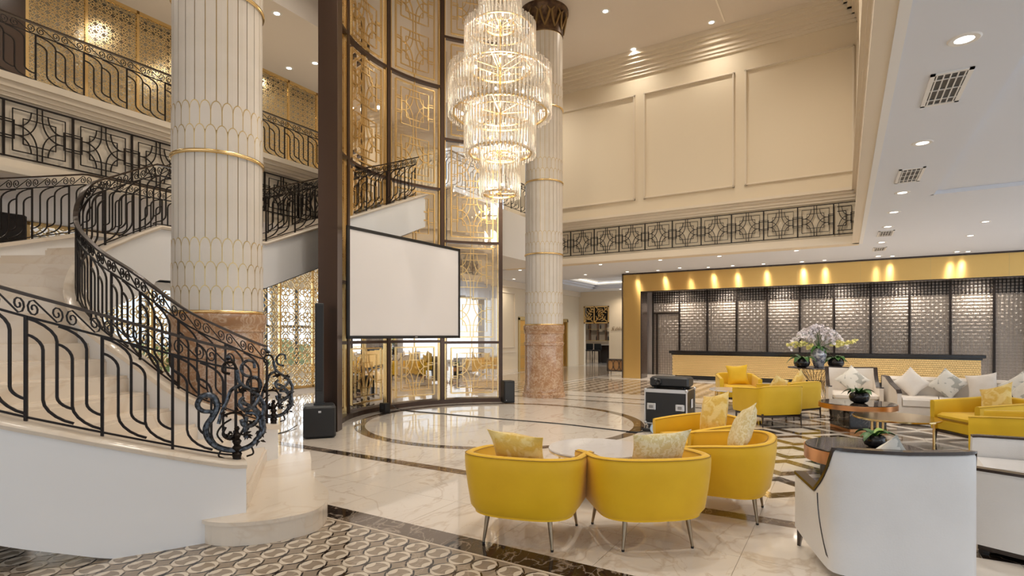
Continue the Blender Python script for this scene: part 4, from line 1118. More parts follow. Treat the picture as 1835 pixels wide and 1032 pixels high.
cushion(D_[0], D_[1], (.02,-.16,.74), .3, .1, .25, (.44,.44,.15), PILLOW_Y, 'plain gold cushion in the farthest yellow tub armchair')
# white round table
def round_table(name, label, loc, r, h, topm, legm, th=.025, legs='stem'):
    t = thing(name, label, 'table', loc)
    obj('tabletop', M().lathe([(r-.012,h-th),(r,h-th+.006),(r,h-.006),(r-.006,h),(0,h)], 48).lathe([(0,h-th),(r-.012,h-th)], 48), topm, t, True)
    return t
t = round_table('coffee_table', 'round white marble coffee table behind the two front yellow armchairs', P(.865, 5.62), .49, .455, marble('white_marble_top', (.78,.74,.72), (.6,.55,.5), 2, .08, .02, (.74,.70,.68), .3), GOLD)
obj('rim', M().lathe([(.475,.415),(.488,.415),(.488,.432),(.475,.432)], 48, cap=False), GOLD, t, True)
for k in range(4):
    a = k*PI/2+.4; obj('leg', M().tube([(.38*math.cos(a),.38*math.sin(a),.43),(.38*math.cos(a),.38*math.sin(a),0)], .011, 6), GOLD, t)
obj('foot_ring', M().lathe([(.37,.10),(.39,.10),(.39,.115),(.37,.115)], 40, cap=False), GOLD, t, True)

# ---- square-backed club chair with a black timber base
def club_chair(label, loc, rz, grp='yellow club armchairs with black timber bases'):
    t = thing('club_armchair', label, 'armchair', loc, rz, grp)
    pts = u_path(.44, .41, -.22, -.42, 16, 4.5)
    zt = lambda u: .72-.09*abs(2*u-1)**1.6
    obj('shell', shell(pts, .085, .21, zt, .02, .0, .025), VELVET_F, t, True)
    seam(top_edge(pts, zt, .002, -.01), PIPE, t, .004)
    obj('seat_base', M().bbox(-.35,.35,-.34,.38,.20,.36,.02), VELVET_F, t)
    obj('seat_cushion', M().bbox(-.345,.345,-.30,.405,.36,.46,.035), VELVET_F, t, True)
    obj('base_frame', M().bbox(-.40,.40,-.38,.38,.165,.21,.01), WOOD_D, t)
    for (x, y) in ((-.38,.36),(.38,.36),(-.38,-.36),(.38,-.36)): obj('leg', M().tube([(x,y,.23),(x*1.02,y*1.04,0)], [.026,.012], 4), WOOD_D, t)
    return t
H_ = (P(5.14, 12.55), ang(-.22,-.97)); club_chair('yellow club armchair facing the camera with a square yellow cushion, before the counter', *H_)
I_ = (P(4.62, 9.95), ang(-.22,.97)); club_chair('yellow club armchair seen from behind, right of the flight case', *I_)
I2_ = (P(5.42, 10.75), ang(-.45,.9)); club_chair('yellow club armchair tucked behind the right shoulder of the one right of the flight case', *I2_)
J_ = (P(6.68, 7.82), ang(-1,0)); club_chair('yellow club armchair with open front facing left, right of the round brass table', *J_)
L_ = (P(6.05, 6.54), ang(-.63,.77)); club_chair('nearest yellow club armchair side on at the right edge, behind the white armchair', *L_)
cushion(H_[0], H_[1], (-.02,-.14,.68), .22, .0, .06, (.47,.46,.15), VELVET_F, 'square yellow cushion in the armchair before the counter')
cushion(I_[0], I_[1], (.05,-.18,.66), .35, .3, .3, (.44,.42,.14), PILLOW_Y, 'gold cushion peeping over the back of the club armchair right of the flight case')
cushion(I2_[0], I2_[1], (.0,-.18,.68), .3, .2, .6, (.42,.42,.14), PILLOW_Y, 'gold cushion standing cornerwise in the half hidden club armchair')
cushion(J_[0], J_[1], (-.04,-.16,.68), .35, .1, .35, (.46,.44,.14), PILLOW_Y, 'gold cushion in the club armchair right of the round brass table')
# small marble and brass table
st2 = round_table('side_table', 'small marble side table on thin brass legs in front of the far yellow armchair', P(4.62, 11.6), .44, .46, bpy.data.materials['white_marble_top'], GOLD, .03)
for k in range(4):
    a = k*PI/2+.9; obj('leg', M().tube([(.42*math.cos(a),.42*math.sin(a),.47),(.42*math.cos(a),.42*math.sin(a),0)], .012, 6), GOLD, st2)
obj('cross_bar', M().tube([(.42*math.cos(.9),.42*math.sin(.9),.17),(-.42*math.cos(.9),-.42*math.sin(.9),.17)], .008, 5).tube([(.42*math.cos(.9+PI/2),.42*math.sin(.9+PI/2),.17),(-.42*math.cos(.9+PI/2),-.42*math.sin(.9+PI/2),.17)], .008, 5), GOLD, st2)

# ---- white leather armchair with dark timber crest
def wing_chair(name, label, loc, rz, Wd=.46, mt=LEATHER, zback=.85, zarm=.50, yf=.42, grp='white armchairs with dark timber edges'):
    t = thing(name, label, 'armchair', loc, rz, grp)
    pts = u_path(Wd, yf, -.28, -.42, 20, 3.8)
    n = len(pts)
    def zt(u):
        x = abs(2*u-1)                    # 0 back centre .. 1 arm front
        if x < .42: return zback+.012*(x/.42)
        s_ = min((x-.42)/.24, 1); 
        if s_ < 1: return zback+.012-(zback-zarm)*(s_**.55)
        return zarm+.035*((x-.66)/.34)
    pts2 = []
    # resample so that the swoop from back to arm is smooth
    Pp = [Vector(p) for p in pts]; S_ = [0]
    for i in range(len(Pp)-1): S_.append(S_[-1]+(Pp[i+1]-Pp[i]).length)
    K = 48
    for k in range(K+1):
        s_ = S_[-1]*k/K; i = max(j for j in range(len(S_)) if S_[j] <= s_+1e-9); i = min(i, len(Pp)-2)
        q = Pp[i].lerp(Pp[i+1], (s_-S_[i])/(S_[i+1]-S_[i])); pts2.append((q.x, q.y))
    zb = lambda u: .04+.11*abs(2*u-1)**2
    obj('shell', shell(pts2, .07, zb, zt, .0, .0, .018), mt, t, True)
    nr = plan_normals(pts2)
    E = top_edge(pts2, zt, -.03, .006); vs = []; fs = []
    NN = [Vector((nr[i].x, nr[i].y, 0)) for i in range(len(E))]
    obj('timber_edge', M().strip(E, lambda i: NN[i], .022, .07), WOOD_D, t, True)
    # curved seam line on each side and the arm front panel
    for sg in (1, -1):
        pth = [Vector((sg*(Wd+.002-(.02 if i > 10 else 0)), -.17-.20*(i/12)**1.9, zarm-.00-(zarm-.08)*(i/12))) for i in range(12)]
        seam(pth, WOOD_D, t, .005, 'side_piping')
    obj('seat_base', M().bbox(-Wd+.075,Wd-.075,-.34,yf-.02,.16,.30,.02), mt, t)
    obj('seat_cushion', M().bbox(-Wd+.075,Wd-.075,-.33,yf+.02,.30,.43,.04), mt, t, True)
    for (x, y) in ((-Wd+.035,yf-.03),(Wd-.035,yf-.03),(-Wd+.12,-.26),(Wd-.12,-.26)): obj('leg', M().tube([(x,y,.20),(x,y+math.copysign(.045,y),0)], [.032,.014], 4), WOOD_D, t)
    return t
E_ = (P(2.55, 3.88), ang(.13,.99)); wing_chair('lounge_armchair', 'large white leather armchair seen from behind in the right foreground', E_[0], E_[1], .44, LEATHER, .845, .52, yf=.24)
M_ = (P(7.02, 11.35), ang(-.42,-.9)); wing_chair('lounge_armchair', 'ivory armchair with dark timber edge and patterned cushion, left of the long sofa', M_[0], M_[1], .47, LINEN, .90, .52)
O_ = (P(8.05, 8.75), ang(-.93,.35)); wing_chair('lounge_armchair', 'white armchair with dark timber edge at the far right end of the long sofa', O_[0], O_[1], .46, LEATHER, .86, .5)
cushion(M_[0], M_[1], (0,-.10,.67), .38, 0, PI/4, (.46,.46,.16), PATTERN, 'patterned cushion standing on its corner in the ivory armchair')
cushion(E_[0], E_[1], (-.04,-.22,.69), .42, .1, PI/4, (.42,.42,.14), PATTERN, 'patterned cushion tip peeping over the big white armchair back')
cushion(O_[0], O_[1], (0.1,-.12,.66), .38, .2, PI/4, (.44,.44,.15), PATTERN, 'patterned cushion in the white armchair at the far right')
# ---- long curved ivory sofa
def curved_sofa(label, loc, rz, R_, a_half, dep, hb, mt, name='curved_sofa', flat=False):
    t = thing(name, label, 'sofa', loc, rz)
    def sec(r0, r1, z0, z1, a0, a1, n=18, b=.03):
        vs = []; fs = []; pr = [(r0,z0),(r1,z0),(r1,z1-b),(r1-b,z1),(r0+b,z1),(r0,z1-b)]; k_ = len(pr)
        for i in range(n+1):
            a = a0+(a1-a0)*i/n
            for (r, z) in pr: vs.append((r*math.sin(a), R_-r*math.cos(a), z))
        for i in range(n):
            for k in range(k_): fs.append((i*k_+k, (i+1)*k_+k, (i+1)*k_+(k+1)%k_, i*k_+(k+1)%k_))
        fs.append(tuple(range(k_-1,-1,-1))); fs.append(tuple(n*k_+k for k in range(k_)))
        return M().add(vs, fs)
    obj('plinth', sec(R_-dep+.10, R_-.05, .03, .10, -a_half*.97, a_half*.97), WOOD_D, t)
    obj('base', sec(R_-dep, R_, .10, .28, -a_half, a_half), mt, t, True)
    m = 3
    for k in range(m):
        a0 = -a_half*.95+2*a_half*.95*k/m; obj('seat_cushion', sec(R_-dep-.02, R_-.16, .28, .43, a0+.003, a0+2*a_half*.95/m-.003, 8, .04), mt, t, True)
    obj('backrest', sec(R_-.17, R_, .28, hb, -a_half, a_half, 20, .05), mt, t, True)
    for sg in (-1, 1):
        a = sg*a_half; am = M(); w_ = .07
        prof = [(R_-dep, .10),(R_, .10),(R_, hb),(R_-.20, hb-.01),(R_-.45, hb-.12),(R_-dep+.05, hb-.22),(R_-dep,.50)] if not flat else [(R_-dep-.02, .08),(R_, .08),(R_, hb),(R_-.20, hb),(R_-.45, hb-.002),(R_-dep+.05, hb-.004),(R_-dep,hb-.01)]
        vs = [];
        for dd in (-w_/2, w_/2):
            for (r, z) in prof: vs.append((r*math.sin(a)+dd*math.cos(a), R_-r*math.cos(a)+dd*math.sin(a), z))
        k_ = len(prof); fs = [tuple(range(k_)), tuple(range(2*k_-1,k_-1,-1))]+[(i,k_+i,k_+(i+1)%k_,(i+1)%k_) for i in range(k_)]
        arm = obj('arm', am.add(vs, fs), mt, t)
        E = [Vector((r*math.sin(a), R_-r*math.cos(a), z+.008)) for (r, z) in (prof[1:] if 1 else prof)]
        nn = Vector((math.cos(a), math.sin(a), 0)); obj('timber_edge', M().strip(E, nn, .02, w_+.012), WOOD_D, arm)
    for a in (-a_half*.9, a_half*.9, 0):
        for r in (R_-dep+.12, R_-.08): obj('leg', M().box(r*math.sin(a)-.03,r*math.sin(a)+.03,R_-r*math.cos(a)-.03,R_-r*math.cos(a)+.03,0,.11), WOOD_D, t)
    return t
N_ = (P(8.58, 10.42), ang(-.72,-.70)); curved_sofa('long curved ivory sofa with four cushions in front of the reception counter', N_[0], N_[1], 2.6, .50, .85, .78, LINEN)
def on_sofa(a, r, h, R_, loc, rz): 
    v = Matrix.Rotation(rz, 4, 'Z') @ Vector((r*math.sin(a), R_-r*math.cos(a), h)); return loc+v
for k, (a, mt_, lb, roll) in enumerate(((.34, LINEN, 'plain ivory cushion standing on its corner at the left end of the long sofa', PI/4), (.10, PATTERN, 'patterned cushion in the middle left of the long sofa', .9), (-.12, LINEN, 'plain ivory cushion in the middle right of the long sofa', .2), (-.34, PATTERN, 'patterned cushion at the right end of the long sofa', .7))):
    p = on_sofa(a, 2.6-.30, .43+.24, 2.6, N_[0], N_[1])
    cushion(p, N_[1]+a, (0,0,0), .3, 0, roll, (.46,.46,.16), mt_, lb)
Pp_ = (P(4.61, 4.10), ang(-.74,.67)); curved_sofa('white leather sofa at the right edge beside the big armchair', Pp_[0], Pp_[1], 4.5, .232, .85, .62, LEATHER, 'leather_sofa', flat=True)

# ---- round cocktail tables
bt = round_table('cocktail_table', 'round black marble table with copper rim on a square black block', P(5.83, 9.3), .565, .46, DARKM, None, .02)
obj('rim', M().lathe([(.55,.37),(.575,.37),(.575,.452),(.55,.452)], 48, cap=False).lathe([(0,.372),(.56,.372)], 48), COPPER, bt, True)
obj('pedestal', M().bbox(-.30,.30,-.30,.30,.05,.38,.01), DARKM, bt, rz=.5); obj('foot_band', M().bbox(-.29,.31-.0,-.31,.31,0,.06,.005), COPPER, bt, rz=.5)
gt = round_table('cocktail_table', 'round brass topped table on paired brass legs between sofa and club armchairs', P(5.56, 7.98), .54, .415, mat('brass_mirror', (.72,.55,.27), .15, 1.0), GOLD, .03)
for k in range(3):
    a = -PI/2+YAW+.9+k*2*PI/3
    for o_ in (-.04, .04): obj('leg', M().tube([(.44*math.cos(a)-o_*math.sin(a),.44*math.sin(a)+o_*math.cos(a),.39),(.44*math.cos(a)-o_*math.sin(a),.44*math.sin(a)+o_*math.cos(a),0)], .016, 8), GOLD, gt)
lb_ = round_table('cocktail_table', 'low round black stone drum table with copper side, left of the big white armchair', P(3.92, 6.15), .575, .355, mat('black_grid_stone', (.02,.016,.016), .08), None, .015)
obj('drum', M().lathe([(.57,.20),(.585,.20),(.585,.342),(.57,.342)], 48, cap=False).lathe([(0,.2),(.575,.2)], 48), COPPER, lb_, True); obj('base', M().lathe([(.42,0),(.42,.2)], 40), BLACK, lb_, True)
m = M()
for k in range(-7, 8):
    x = k*.075; L1 = math.sqrt(max(0, .555**2-x*x)); m.box(x-.004, x+.004, -L1, L1, .355, .3562); m.box(-L1, L1, x-.004, x+.004, .355, .3562)
obj('grid_inlay', m, mat('inlay_grey', (.11,.09,.08), .2), lb_)

def leaf_m(L_, w, droop, up=.5, n=6):
    m = M(); vs = []; fs = []
    for i in range(n+1):
        t = i/n; x = L_*t; z = up*L_*t-droop*L_*t*t*1.4; ww = w*math.sin(PI*min(1,.08+t*.92))**.7
        vs += [(x,-ww,z+ww*.35),(x,0,z),(x,ww,z+ww*.35),(x,0,z-.004)]
    for i in range(n):
        a = i*4
        fs += [(a,a+4,a+5,a+1),(a+1,a+5,a+6,a+2),(a+3,a+7,a+4,a),(a+2,a+6,a+7,a+3)]
    return m.add(vs, fs)
def potted_orchid(label, loc, s=1.0, leaves=7, mt=LEAF, seed=1, pot='bowl'):
    random.seed(seed); t = thing('potted_plant', label, 'plant', loc)
    pr = [(.05,0),(.085,.02),(.10,.06),(.092,.10),(.075,.115),(.068,.115),(.07,.09)] 
    obj('pot', M().lathe([(r*s, z*s) for r, z in pr], 20), mat('glazed_pot', (.015,.013,.014), .12) if 'glazed_pot' not in bpy.data.materials else bpy.data.materials['glazed_pot'], t, True)
    obj('moss', M().lathe([(0,.105*s),(.06*s,.10*s),(.068*s,.09*s)], 14), LEAF_Y, t, True)
    for k in range(leaves):
        o = obj('leaf', leaf_m(random.uniform(.13,.20)*s, random.uniform(.03,.042)*s, random.uniform(.5,.9), random.uniform(.7,1.3)), LEAF_Y if (k == 1) else mt, t, True)
        o.location = (0,0,.10*s); o.rotation_euler = (0, 0, k*2*PI/leaves+random.uniform(-.3,.3))
    return t
potted_orchid('small orchid plant in black bowl on the low drum table', P(4.03, 6.12, .3565), 1.15, 7, LEAF, 2)
potted_orchid('small green plant in black bowl on the copper rimmed table', P(5.83, 9.25, .46), 1.5, 8, LEAF, 3)

# ---- wire hourglass table with the flowers
ft = thing('wire_table', 'hourglass table of gilt wires with dark round top carrying the orchids', 'table', P(6.96, 12.55))
obj('tabletop', M().lathe([(0,.84),(.60,.84),(.61,.85),(.60,.865),(0,.865)], 44), WOOD_D, ft, True)
for k in range(28):
    a = 2*PI*k/28; tw = .5
    pth = [(r*math.cos(a+tw*s_), r*math.sin(a+tw*s_), z) for (r, z, s_) in ((.42,.84,0),(.27,.68,.25),(.15,.50,.5),(.135,.42,.6),(.17,.25,.75),(.26,.08,.95),(.30,.01,1.0))]
    obj('wire', M().tube(pth, .007, 4), GOLD if k % 2 else BRONZE_L, ft)
obj('foot_ring', M().lathe([(.29,0),(.31,0),(.31,.02),(.29,.02)], 36, cap=False), GOLD, ft, True)
va = thing('orchid_vase', 'tall silver-blue vase with fan of white orchid sprays on the wire table', 'vase', P(6.96, 12.5, .866))
def crackle():
    return noise_mat('crackle_glaze', (.18,.19,.24), (.62,.62,.64), 14, .15, .2, lo=.42, hi=.58)
obj('vase', M().lathe([(.08,0),(.10,.02),(.14,.16),(.165,.28),(.15,.37),(.125,.41),(.14,.43),(.13,.43),(.11,.40)], 28), crackle(), va, True)
random.seed(11)
def blossom_add(m, p, s):
    q = Vector((random.uniform(-1,1), random.uniform(-1,1), random.uniform(-.3,1))).normalized(); u = q.orthogonal().normalized(); v = q.cross(u)
    for k in range(5):
        a = k*2*PI/5; d = u*math.cos(a)+v*math.sin(a); e = u*math.cos(a+1.57)+v*math.sin(a+1.57)
        m.add([p, p+d*s*.6+e*s*.42+q*s*.15, p+d*s*1.05, p+d*s*.6-e*s*.42+q*s*.15, p+d*s*.5-q*s*.08], [(0,1,2,3),(0,4,1),(1,4,2),(2,4,3),(3,4,0)])
right = W(1, 0); fwd = W(0, 1)
for k in range(10):
    f = (k-4.5)/4.5; dirx = right*f*.62+fwd*random.uniform(-.25,.25); peak = .62+.20*(1-abs(f)**1.6)+random.uniform(-.03,.05)
    pth = [Vector((0,0,.40)), dirx*.18+Vector((0,0,peak*.95+.0)), dirx*.55+Vector((0,0,peak+.10)), dirx*.9+Vector((0,0,peak)), dirx*1.08+Vector((0,0,peak-.20))]
    pp = catmull(pth, 6)
    s_ = obj('orchid_stem', M().tube(pp, .005, 4), LEAF, va)
    m = M()
    for q in pp[7:]:
        for _ in range(2): blossom_add(m, q+Vector((random.uniform(-.035,.035), random.uniform(-.04,.04), random.uniform(-.05,.02))), random.uniform(.036,.05))
    stuff(obj('blossoms', m, PETALW, s_))
for k, f in enumerate((-1.05, -.75, -.35, .6, .85, 1.1)):
    dirx = right*f*.68+fwd*random.uniform(-.2,.0); hh_ = .44+.10*abs(f)
    pp = catmull([Vector((0,0,.40)), dirx*.4+Vector((0,0,hh_+.02)), dirx*.8+Vector((0,0,hh_)), dirx*1.05+Vector((0,0,hh_-.03+.08*(f > 0)))], 5)
    s_ = obj('orchid_stem', M().tube(pp, .005, 4), LEAF, va); m = M()
    for q in pp[7:]:
        for _ in range(3): blossom_add(m, q+Vector((random.uniform(-.03,.03), random.uniform(-.03,.03), random.uniform(-.03,.03))), random.uniform(.028,.04))
    stuff(obj('yellow_blossoms', m, PETALY, s_))
for k in range(14):
    o = obj('leaf', leaf_m(random.uniform(.16,.28), .045, random.uniform(.6,1.1), random.uniform(.3,1.1)), LEAF, va, True); o.location = (0,0,.42); o.rotation_euler = (0,0,k*.95)
potted_orchid('small dark pot of leaves left of the orchid vase', P(6.55, 12.45, .866), 1.7, 7, LEAF, 6)
potted_orchid('small dark pot of leaves right of the orchid vase', P(7.32, 12.45, .866), 1.7, 9, LEAF, 7)

# ================================================================== flight case, projector, speakers, cables
fr = ang(-.5,-.87)+0
fcs = thing('flight_case', 'black flight case with aluminium edges and butterfly latches under the projector', 'case', P(2.75, 9.58), fr)
w2, d2, hc0, hc1 = .36, .32, .08, .68      # local +Y is the latch side
obj('body', M().box(-w2+.01,w2-.01,-d2+.01,d2-.01,hc0,hc1), BLACK, fcs)
m = M(); e = .022
for sx in (-w2, w2-e):
    for sy in (-d2, d2-e): m.box(sx, sx+e, sy, sy+e, hc0, hc1)
for z in (hc0, hc1-e):
    for sx in (-w2, w2-e): m.box(sx, sx+e, -d2, d2, z, z+e)
    for sy in (-d2, d2-e): m.box(-w2, w2, sy, sy+e, z, z+e)
m.box(-w2,w2,d2-.005,d2+.003,hc1-.06,hc1); obj('edge_rails', m, ALU, fcs)
for sx in (-.24, .24):
    l = obj('latch', M().bbox(sx-.075,sx+.075,d2-.01,d2+.012,.32,.44,.012), ALU, fcs)
    obj('butterfly', M().bbox(sx-.035,sx+.035,d2+.008,d2+.022,.355,.40,.006).box(sx-.03,sx+.03,d2+.02,d2+.024,.365,.372), mat('latch_steel', (.3,.3,.3), .4, .8) if 'latch_steel' not in bpy.data.materials else bpy.data.materials['latch_steel'], l)
for sx in (-1,1):
    for sy in (-1,1):
        for z in (hc0+.02, hc1-.02): obj('corner_ball', M().grid(lambda u, v: Vector((sx*(w2-.015)+.03*math.cos(2*PI*u)*math.sin(PI*v), sy*(d2-.015)+.03*math.sin(2*PI*u)*math.sin(PI*v), z+.03*math.cos(PI*v))), 10, 6, True), ALU, fcs, True)
        obj('castor', M().box(sx*(w2-.07)-.012,sx*(w2-.07)+.012,sy*(d2-.07)-.03,sy*(d2-.07)+.03,.0,.055).box(sx*(w2-.07)-.03,sx*(w2-.07)+.03,sy*(d2-.07)-.03,sy*(d2-.07)+.03,.055,.085), CHAR, fcs)
obj('side_label', M().box(-w2-.0115+.01,-w2-.009+.01,-.12,.02,.35,.5), mat('label_paper', (.75,.76,.8), .6), fcs)
pj = thing('projector', 'dark grey video projector lying on the flight case', 'projector', P(2.77, 9.56, .68), fr)
obj('body', M().bbox(-.33,.33,-.20,.20,.025,.20,.03), CHAR, pj, True); obj('front_panel', M().bbox(-.30,.30,.195,.207,.05,.175,.004), BLACK, pj)
obj('lens', M().lathe([(.05,0),(.055,.03),(.04,.045),(.0,.02)], 20).xf(Matrix.Translation((.17,.20,.11)) @ Matrix.Rotation(-PI/2, 4, 'X')), BLACK, pj, True)
for sx in (-.25,.25):
    for sy in (-.14,.14): obj('foot', M().lathe([(.02,0),(.02,.03)], 8, (sx,sy,0)), BLACK, pj)
obj('maker_badge', M().box(.20,.24,.206,.209,.155,.168), ALU, pj)
sp = thing('column_speaker', 'black subwoofer with slim tall column loudspeaker beside the dark post', 'loudspeaker', P(-3.05, 8.72), ang(.35,-.94))
obj('subwoofer', M().bbox(-.24,.24,-.25,.25,.0,.50,.03), CHAR, sp); obj('grille', M().bbox(-.22,.22,.245,.262,.03,.47,.01), BLACK, sp)
obj('column', M().bbox(-.065,.065,-.06,.08,.50,2.10,.01).box(-.085,.085,-.08,.1,.50,.53), CHAR, sp)
obj('column_grille', M().bbox(-.055,.055,.075,.088,.72,2.07,.005), BLACK, sp); obj('maker_badge', M().box(-.02,.02,.262,.266,.40,.43), ALU, sp)
s3 = thing('floor_speaker', 'small black floor loudspeaker at the right foot of the curved glass screen', 'loudspeaker', P(-.10, 13.05), ang(.3,-.95))
obj('body', M().bbox(-.13,.13,-.14,.14,0,.52,.012), BLACK, s3); obj('grille', M().bbox(-.11,.11,.138,.148,.03,.49,.006), CHAR, s3); obj('maker_badge', M().box(.07,.085,.148,.151,.06,.075), ALU, s3)
pb = thing('power_box', 'small black power box at the foot of the glass screen mullion', 'box', P(-2.62, 11.35)); obj('body', M().bbox(-.09,.09,-.07,.07,0,.20,.01), BLACK, pb); obj('socket', M().box(-.03,.03,-.075,-.068,.08,.14), CHAR, pb)
def gpt(px, py, h=.008):
    z = F*(CH-h)/(py-600); return W((px-917.5)/F*z, z, h)
cb1 = obj('power_cable', M().tube(catmull([gpt(704,726,.15), gpt(712,732), gpt(732,736), gpt(800,742), (gpt(900,751)), gpt(1000,759), gpt(1080,768), gpt(1135,774), gpt(1152,772), gpt(1158,762,.05)], 6), .011, 6), BLACK); tag(cb1, 'long black cable running across the stage floor from the glass screen to the flight case', 'cable')
cb2 = obj('speaker_cable', M().tube(catmull([gpt(532,762,.03), gpt(515,772), gpt(490,778), gpt(470,776), gpt(440,776)], 5), .008, 5), BLACK); tag(cb2, 'thin black cable trailing left from the subwoofer', 'cable')
cw_ = obj('coiled_cable', M().tube([W(2.22+.06*math.cos(a)*(1+.1*a/6), 9.05+.06*math.sin(a), .015+.012*(a/6.28)) for a in [i*.5 for i in range(50)]], .009, 5), BLACK); tag(cw_, 'small coil of black cable on the floor by the flight case', 'cable')
rl = thing('tape_roll', 'roll of pale blue tape standing by the flight case', 'tape', P(2.32, 8.95), ang(0,1)); obj('roll', M().lathe([(.045,-.02),(.075,-.02),(.075,.02),(.045,.02),(.045,-.02)], 24, cap=False).xf(Matrix.Translation((0,0,.076)) @ Matrix.Rotation(PI/2, 4, 'X')), mat('tape_blue', (.45,.6,.78), .4), rl, True); obj('core', M().lathe([(.038,-.02),(.046,-.02),(.046,.02),(.038,.02),(.038,-.02)], 20, cap=False).xf(Matrix.Translation((0,0,.076)) @ Matrix.Rotation(PI/2, 4, 'X')), mat('card_core', (.6,.5,.4), .8), rl, True)

# ================================================================== downlights and vents
TRIM = mat('lamp_trim', (.85,.83,.80), .4)
tr_me = M().lathe([(.055,-.006),(.085,-.008),(.095,0),(.055,0)], 24, cap=False).mesh('trim_ring', TRIM)
ln_me = M().lathe([(0,-.004),(.056,-.004)], 20, cap=False).mesh('lens', LAMP)
def ceil_pt(px, py, h):
    z = (h-CH)*F/(600-py); return W((px-917.5)/F*z, z, h)
def downlight(p, label, grp, power=0, s=1.0, color=(1,.84,.66), spot=150):
    t = thing('downlight', label, 'light', p, group=grp)
    a = link('trim_ring', tr_me, t); b = link('lens', ln_me, t)
    if s != 1: a.scale = (s,s,1); b.scale = (s,s,1)
    if power:
        d = bpy.data.lights.new('downlight_beam', 'SPOT'); d.energy = power; d.color = color; d.spot_size = math.radians(spot); d.spot_blend = 1; d.shadow_soft_size = .06
        o = bpy.data.objects.new('downlight_beam', d); COL.objects.link(o); o.parent = t; o.location = (0,0,-.03)
hi = [(1085,20,'left of three'), (1275,40,'nearest the right wall'), (1135,88,'lowest')]
for px, py, lb in hi: downlight(ceil_pt(px, py, HIGH), 'recessed lamp in the high atrium ceiling, ' + {'left of three':'left of the three beside the far column','nearest the right wall':'right of the ceiling joint','lowest':'closest to the back wall'}[lb], 'recessed lamps in the high ceiling', 110, 1.25, (1,.91,.79))
for (x, y, pw_) in ((-8.0,7.0,420),(-2.2,3.5,420),(-2.2,7,440),(-5,1,180),(-1.5,10.3,460),(-1.2,12.6,400),(-8.6,14.2,480),(-5.4,5.3,420)):  # fill lamps added out of view to brighten upper walls and stair
    downlight(Vector((x, y, HIGH)), 'added fill lamp in the high atrium ceiling, unseen above the camera view', 'recessed lamps in the high ceiling', pw_, 1.25, (1,.91,.79))
# mezzanine soffit lamps
for px, py, lb in ((496,24,'upper'), (518,122,'lower')): downlight(ceil_pt(px, py, 8.5), 'recessed lamp in the mezzanine soffit right of the near column, %s one' % lb, 'recessed lamps in the mezzanine soffit', 135, 1.15, (1,.92,.8))
for k in range(5): downlight(Vector((-11.5, 2.2+k*1.8, 8.5)), 'recessed lamp in the mezzanine soffit above the golden screen', 'recessed lamps in the mezzanine soffit', 135, 1.15, (1,.92,.8))
# low ceiling strip on the right
strip = [(1728,70,'nearest, beyond the first vent'),(1653,256,'between the first and second vents'),(1617,345,'just past the second vent'),(1602,380,'fourth from the front'),(1591,406,'just before the third vent'),(1580,434,'between the third and fourth vents'),(1574,459,'last before the brass portal')]
for px, py, lb in strip: downlight(ceil_pt(px, py, LOW), 'recessed lamp in the low ceiling strip, ' + lb, 'recessed lamps in the low ceiling strip', 40, 1.15, (1,.93,.85))
rest_ = [(1766,397),(1739,422),(1715,451),(1289,459),(1427,449),(1183,466),(1076,474),(1218,480),(1313,476),(1437,469),(1124,487),(1049,492),(932,484),(921,500)]
NTH = ['first','second','third','fourth','fifth','sixth','seventh','eighth']
grp_ = lambda q: 0 if q[0] > 1600 else (1 if q[0] > 1150 else 2)
for k, (px, py) in enumerate(rest_):
    p = ceil_pt(px, py, LOW)
    if p.y > 19.5: p.y = 19.4
    nm = 'ceiling right of the lamp strip' if px > 1600 else ('ceiling in front of the brass portal' if px > 1150 else 'ceiling of the lift hall')
    downlight(p, 'recessed lamp in low ' + nm + ', ' + (NTH[sorted([q for q in rest_ if grp_(q) == grp_((px,py))]).index((px,py))]) + ' from the left', 'recessed lamps, low ' + nm, 70, 1.0, (1,.88,.72))
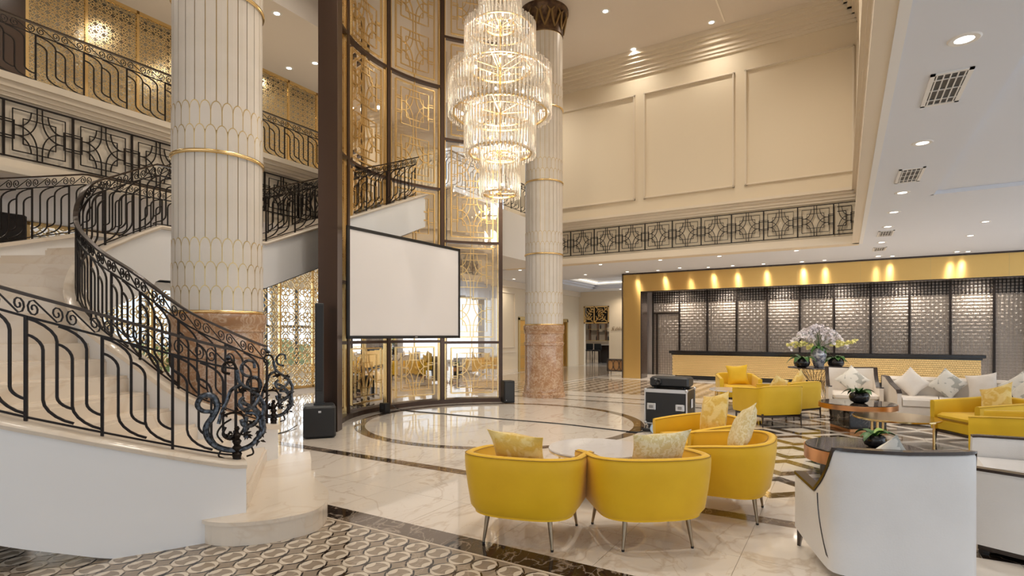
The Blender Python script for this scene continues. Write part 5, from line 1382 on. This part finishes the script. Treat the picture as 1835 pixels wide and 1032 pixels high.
ORD = ['leftmost', 'second from the left', 'third from the left', 'fourth from the left', 'fifth from the left', 'rightmost']
for k in range(6): downlight(Vector((-5.6+k*1.7, 19.25, LOW)), 'small recessed lamp close above the brass portal fascia, '+ORD[k], 'recessed lamps along the brass portal', 60, .9, (1,.9,.76), 150)
for k in range(6): downlight(Vector((-5.5+k*1.8, 21.5, LOW-.35)), 'added fill lamp hidden behind the fascia above the reception desk, '+ORD[k], 'added fill lamps above the reception desk', 380, .9, (1,.88,.75))  # hidden lamps added to brighten the lattice backing
for (x, y) in ((-12,3),(-12,6),(-12,9),(-12,12),(-13,15),(-9.5,18),(-9.0,23),(-9.5,26.2),(-13,31),(-12.4,32.4)): downlight(Vector((x, y, LOW if not 20.4 < y < 25.8 else LOW+.32)), 'added fill lamp in the low ceiling beneath the mezzanine and hall', 'added fill lamps beneath the mezzanine and hall', 130, 1.0)  # lamps added to lighten the dark lower hall, golden lattice and bar
def vent(px, py, L_, label):
    p = ceil_pt(px, py, LOW); t = thing('ceiling_vent', label, 'vent', (p.x, p.y, LOW), group='linear air vents in the low ceiling')
    Wd = .15
    obj('frame', M().box(-Wd,Wd,-L_,-L_+.035,-.012,0).box(-Wd,Wd,L_-.035,L_,-.012,0).box(-Wd,-Wd+.035,-L_,L_,-.012,0).box(Wd-.035,Wd,-L_,L_,-.012,0), TRIM, t)
    obj('backing', M().box(-Wd+.03,Wd-.03,-L_+.03,L_-.03,-.002,0), BLACK, t)
    for k in range(5): x = -Wd+.05+k*.05; obj('slat', M().box(x-.005,x+.005,-L_+.03,L_-.03,-.012,-.001), TRIM, t)
    for k in range(3): y = -L_+.03+(2*L_-.06)*(k+.5)/3; obj('cross_bar', M().box(-Wd+.03,Wd-.03,y-.006,y+.006,-.011,-.001), TRIM, t)
vent(1694, 158, .40, 'largest linear air vent at the upper right, nearest the camera')
vent(1630, 314, .40, 'second linear air vent from the camera')
vent(1587, 418, .38, 'third linear air vent, small in the distance')
vent(1576, 446, .36, 'farthest linear air vent before the brass portal')
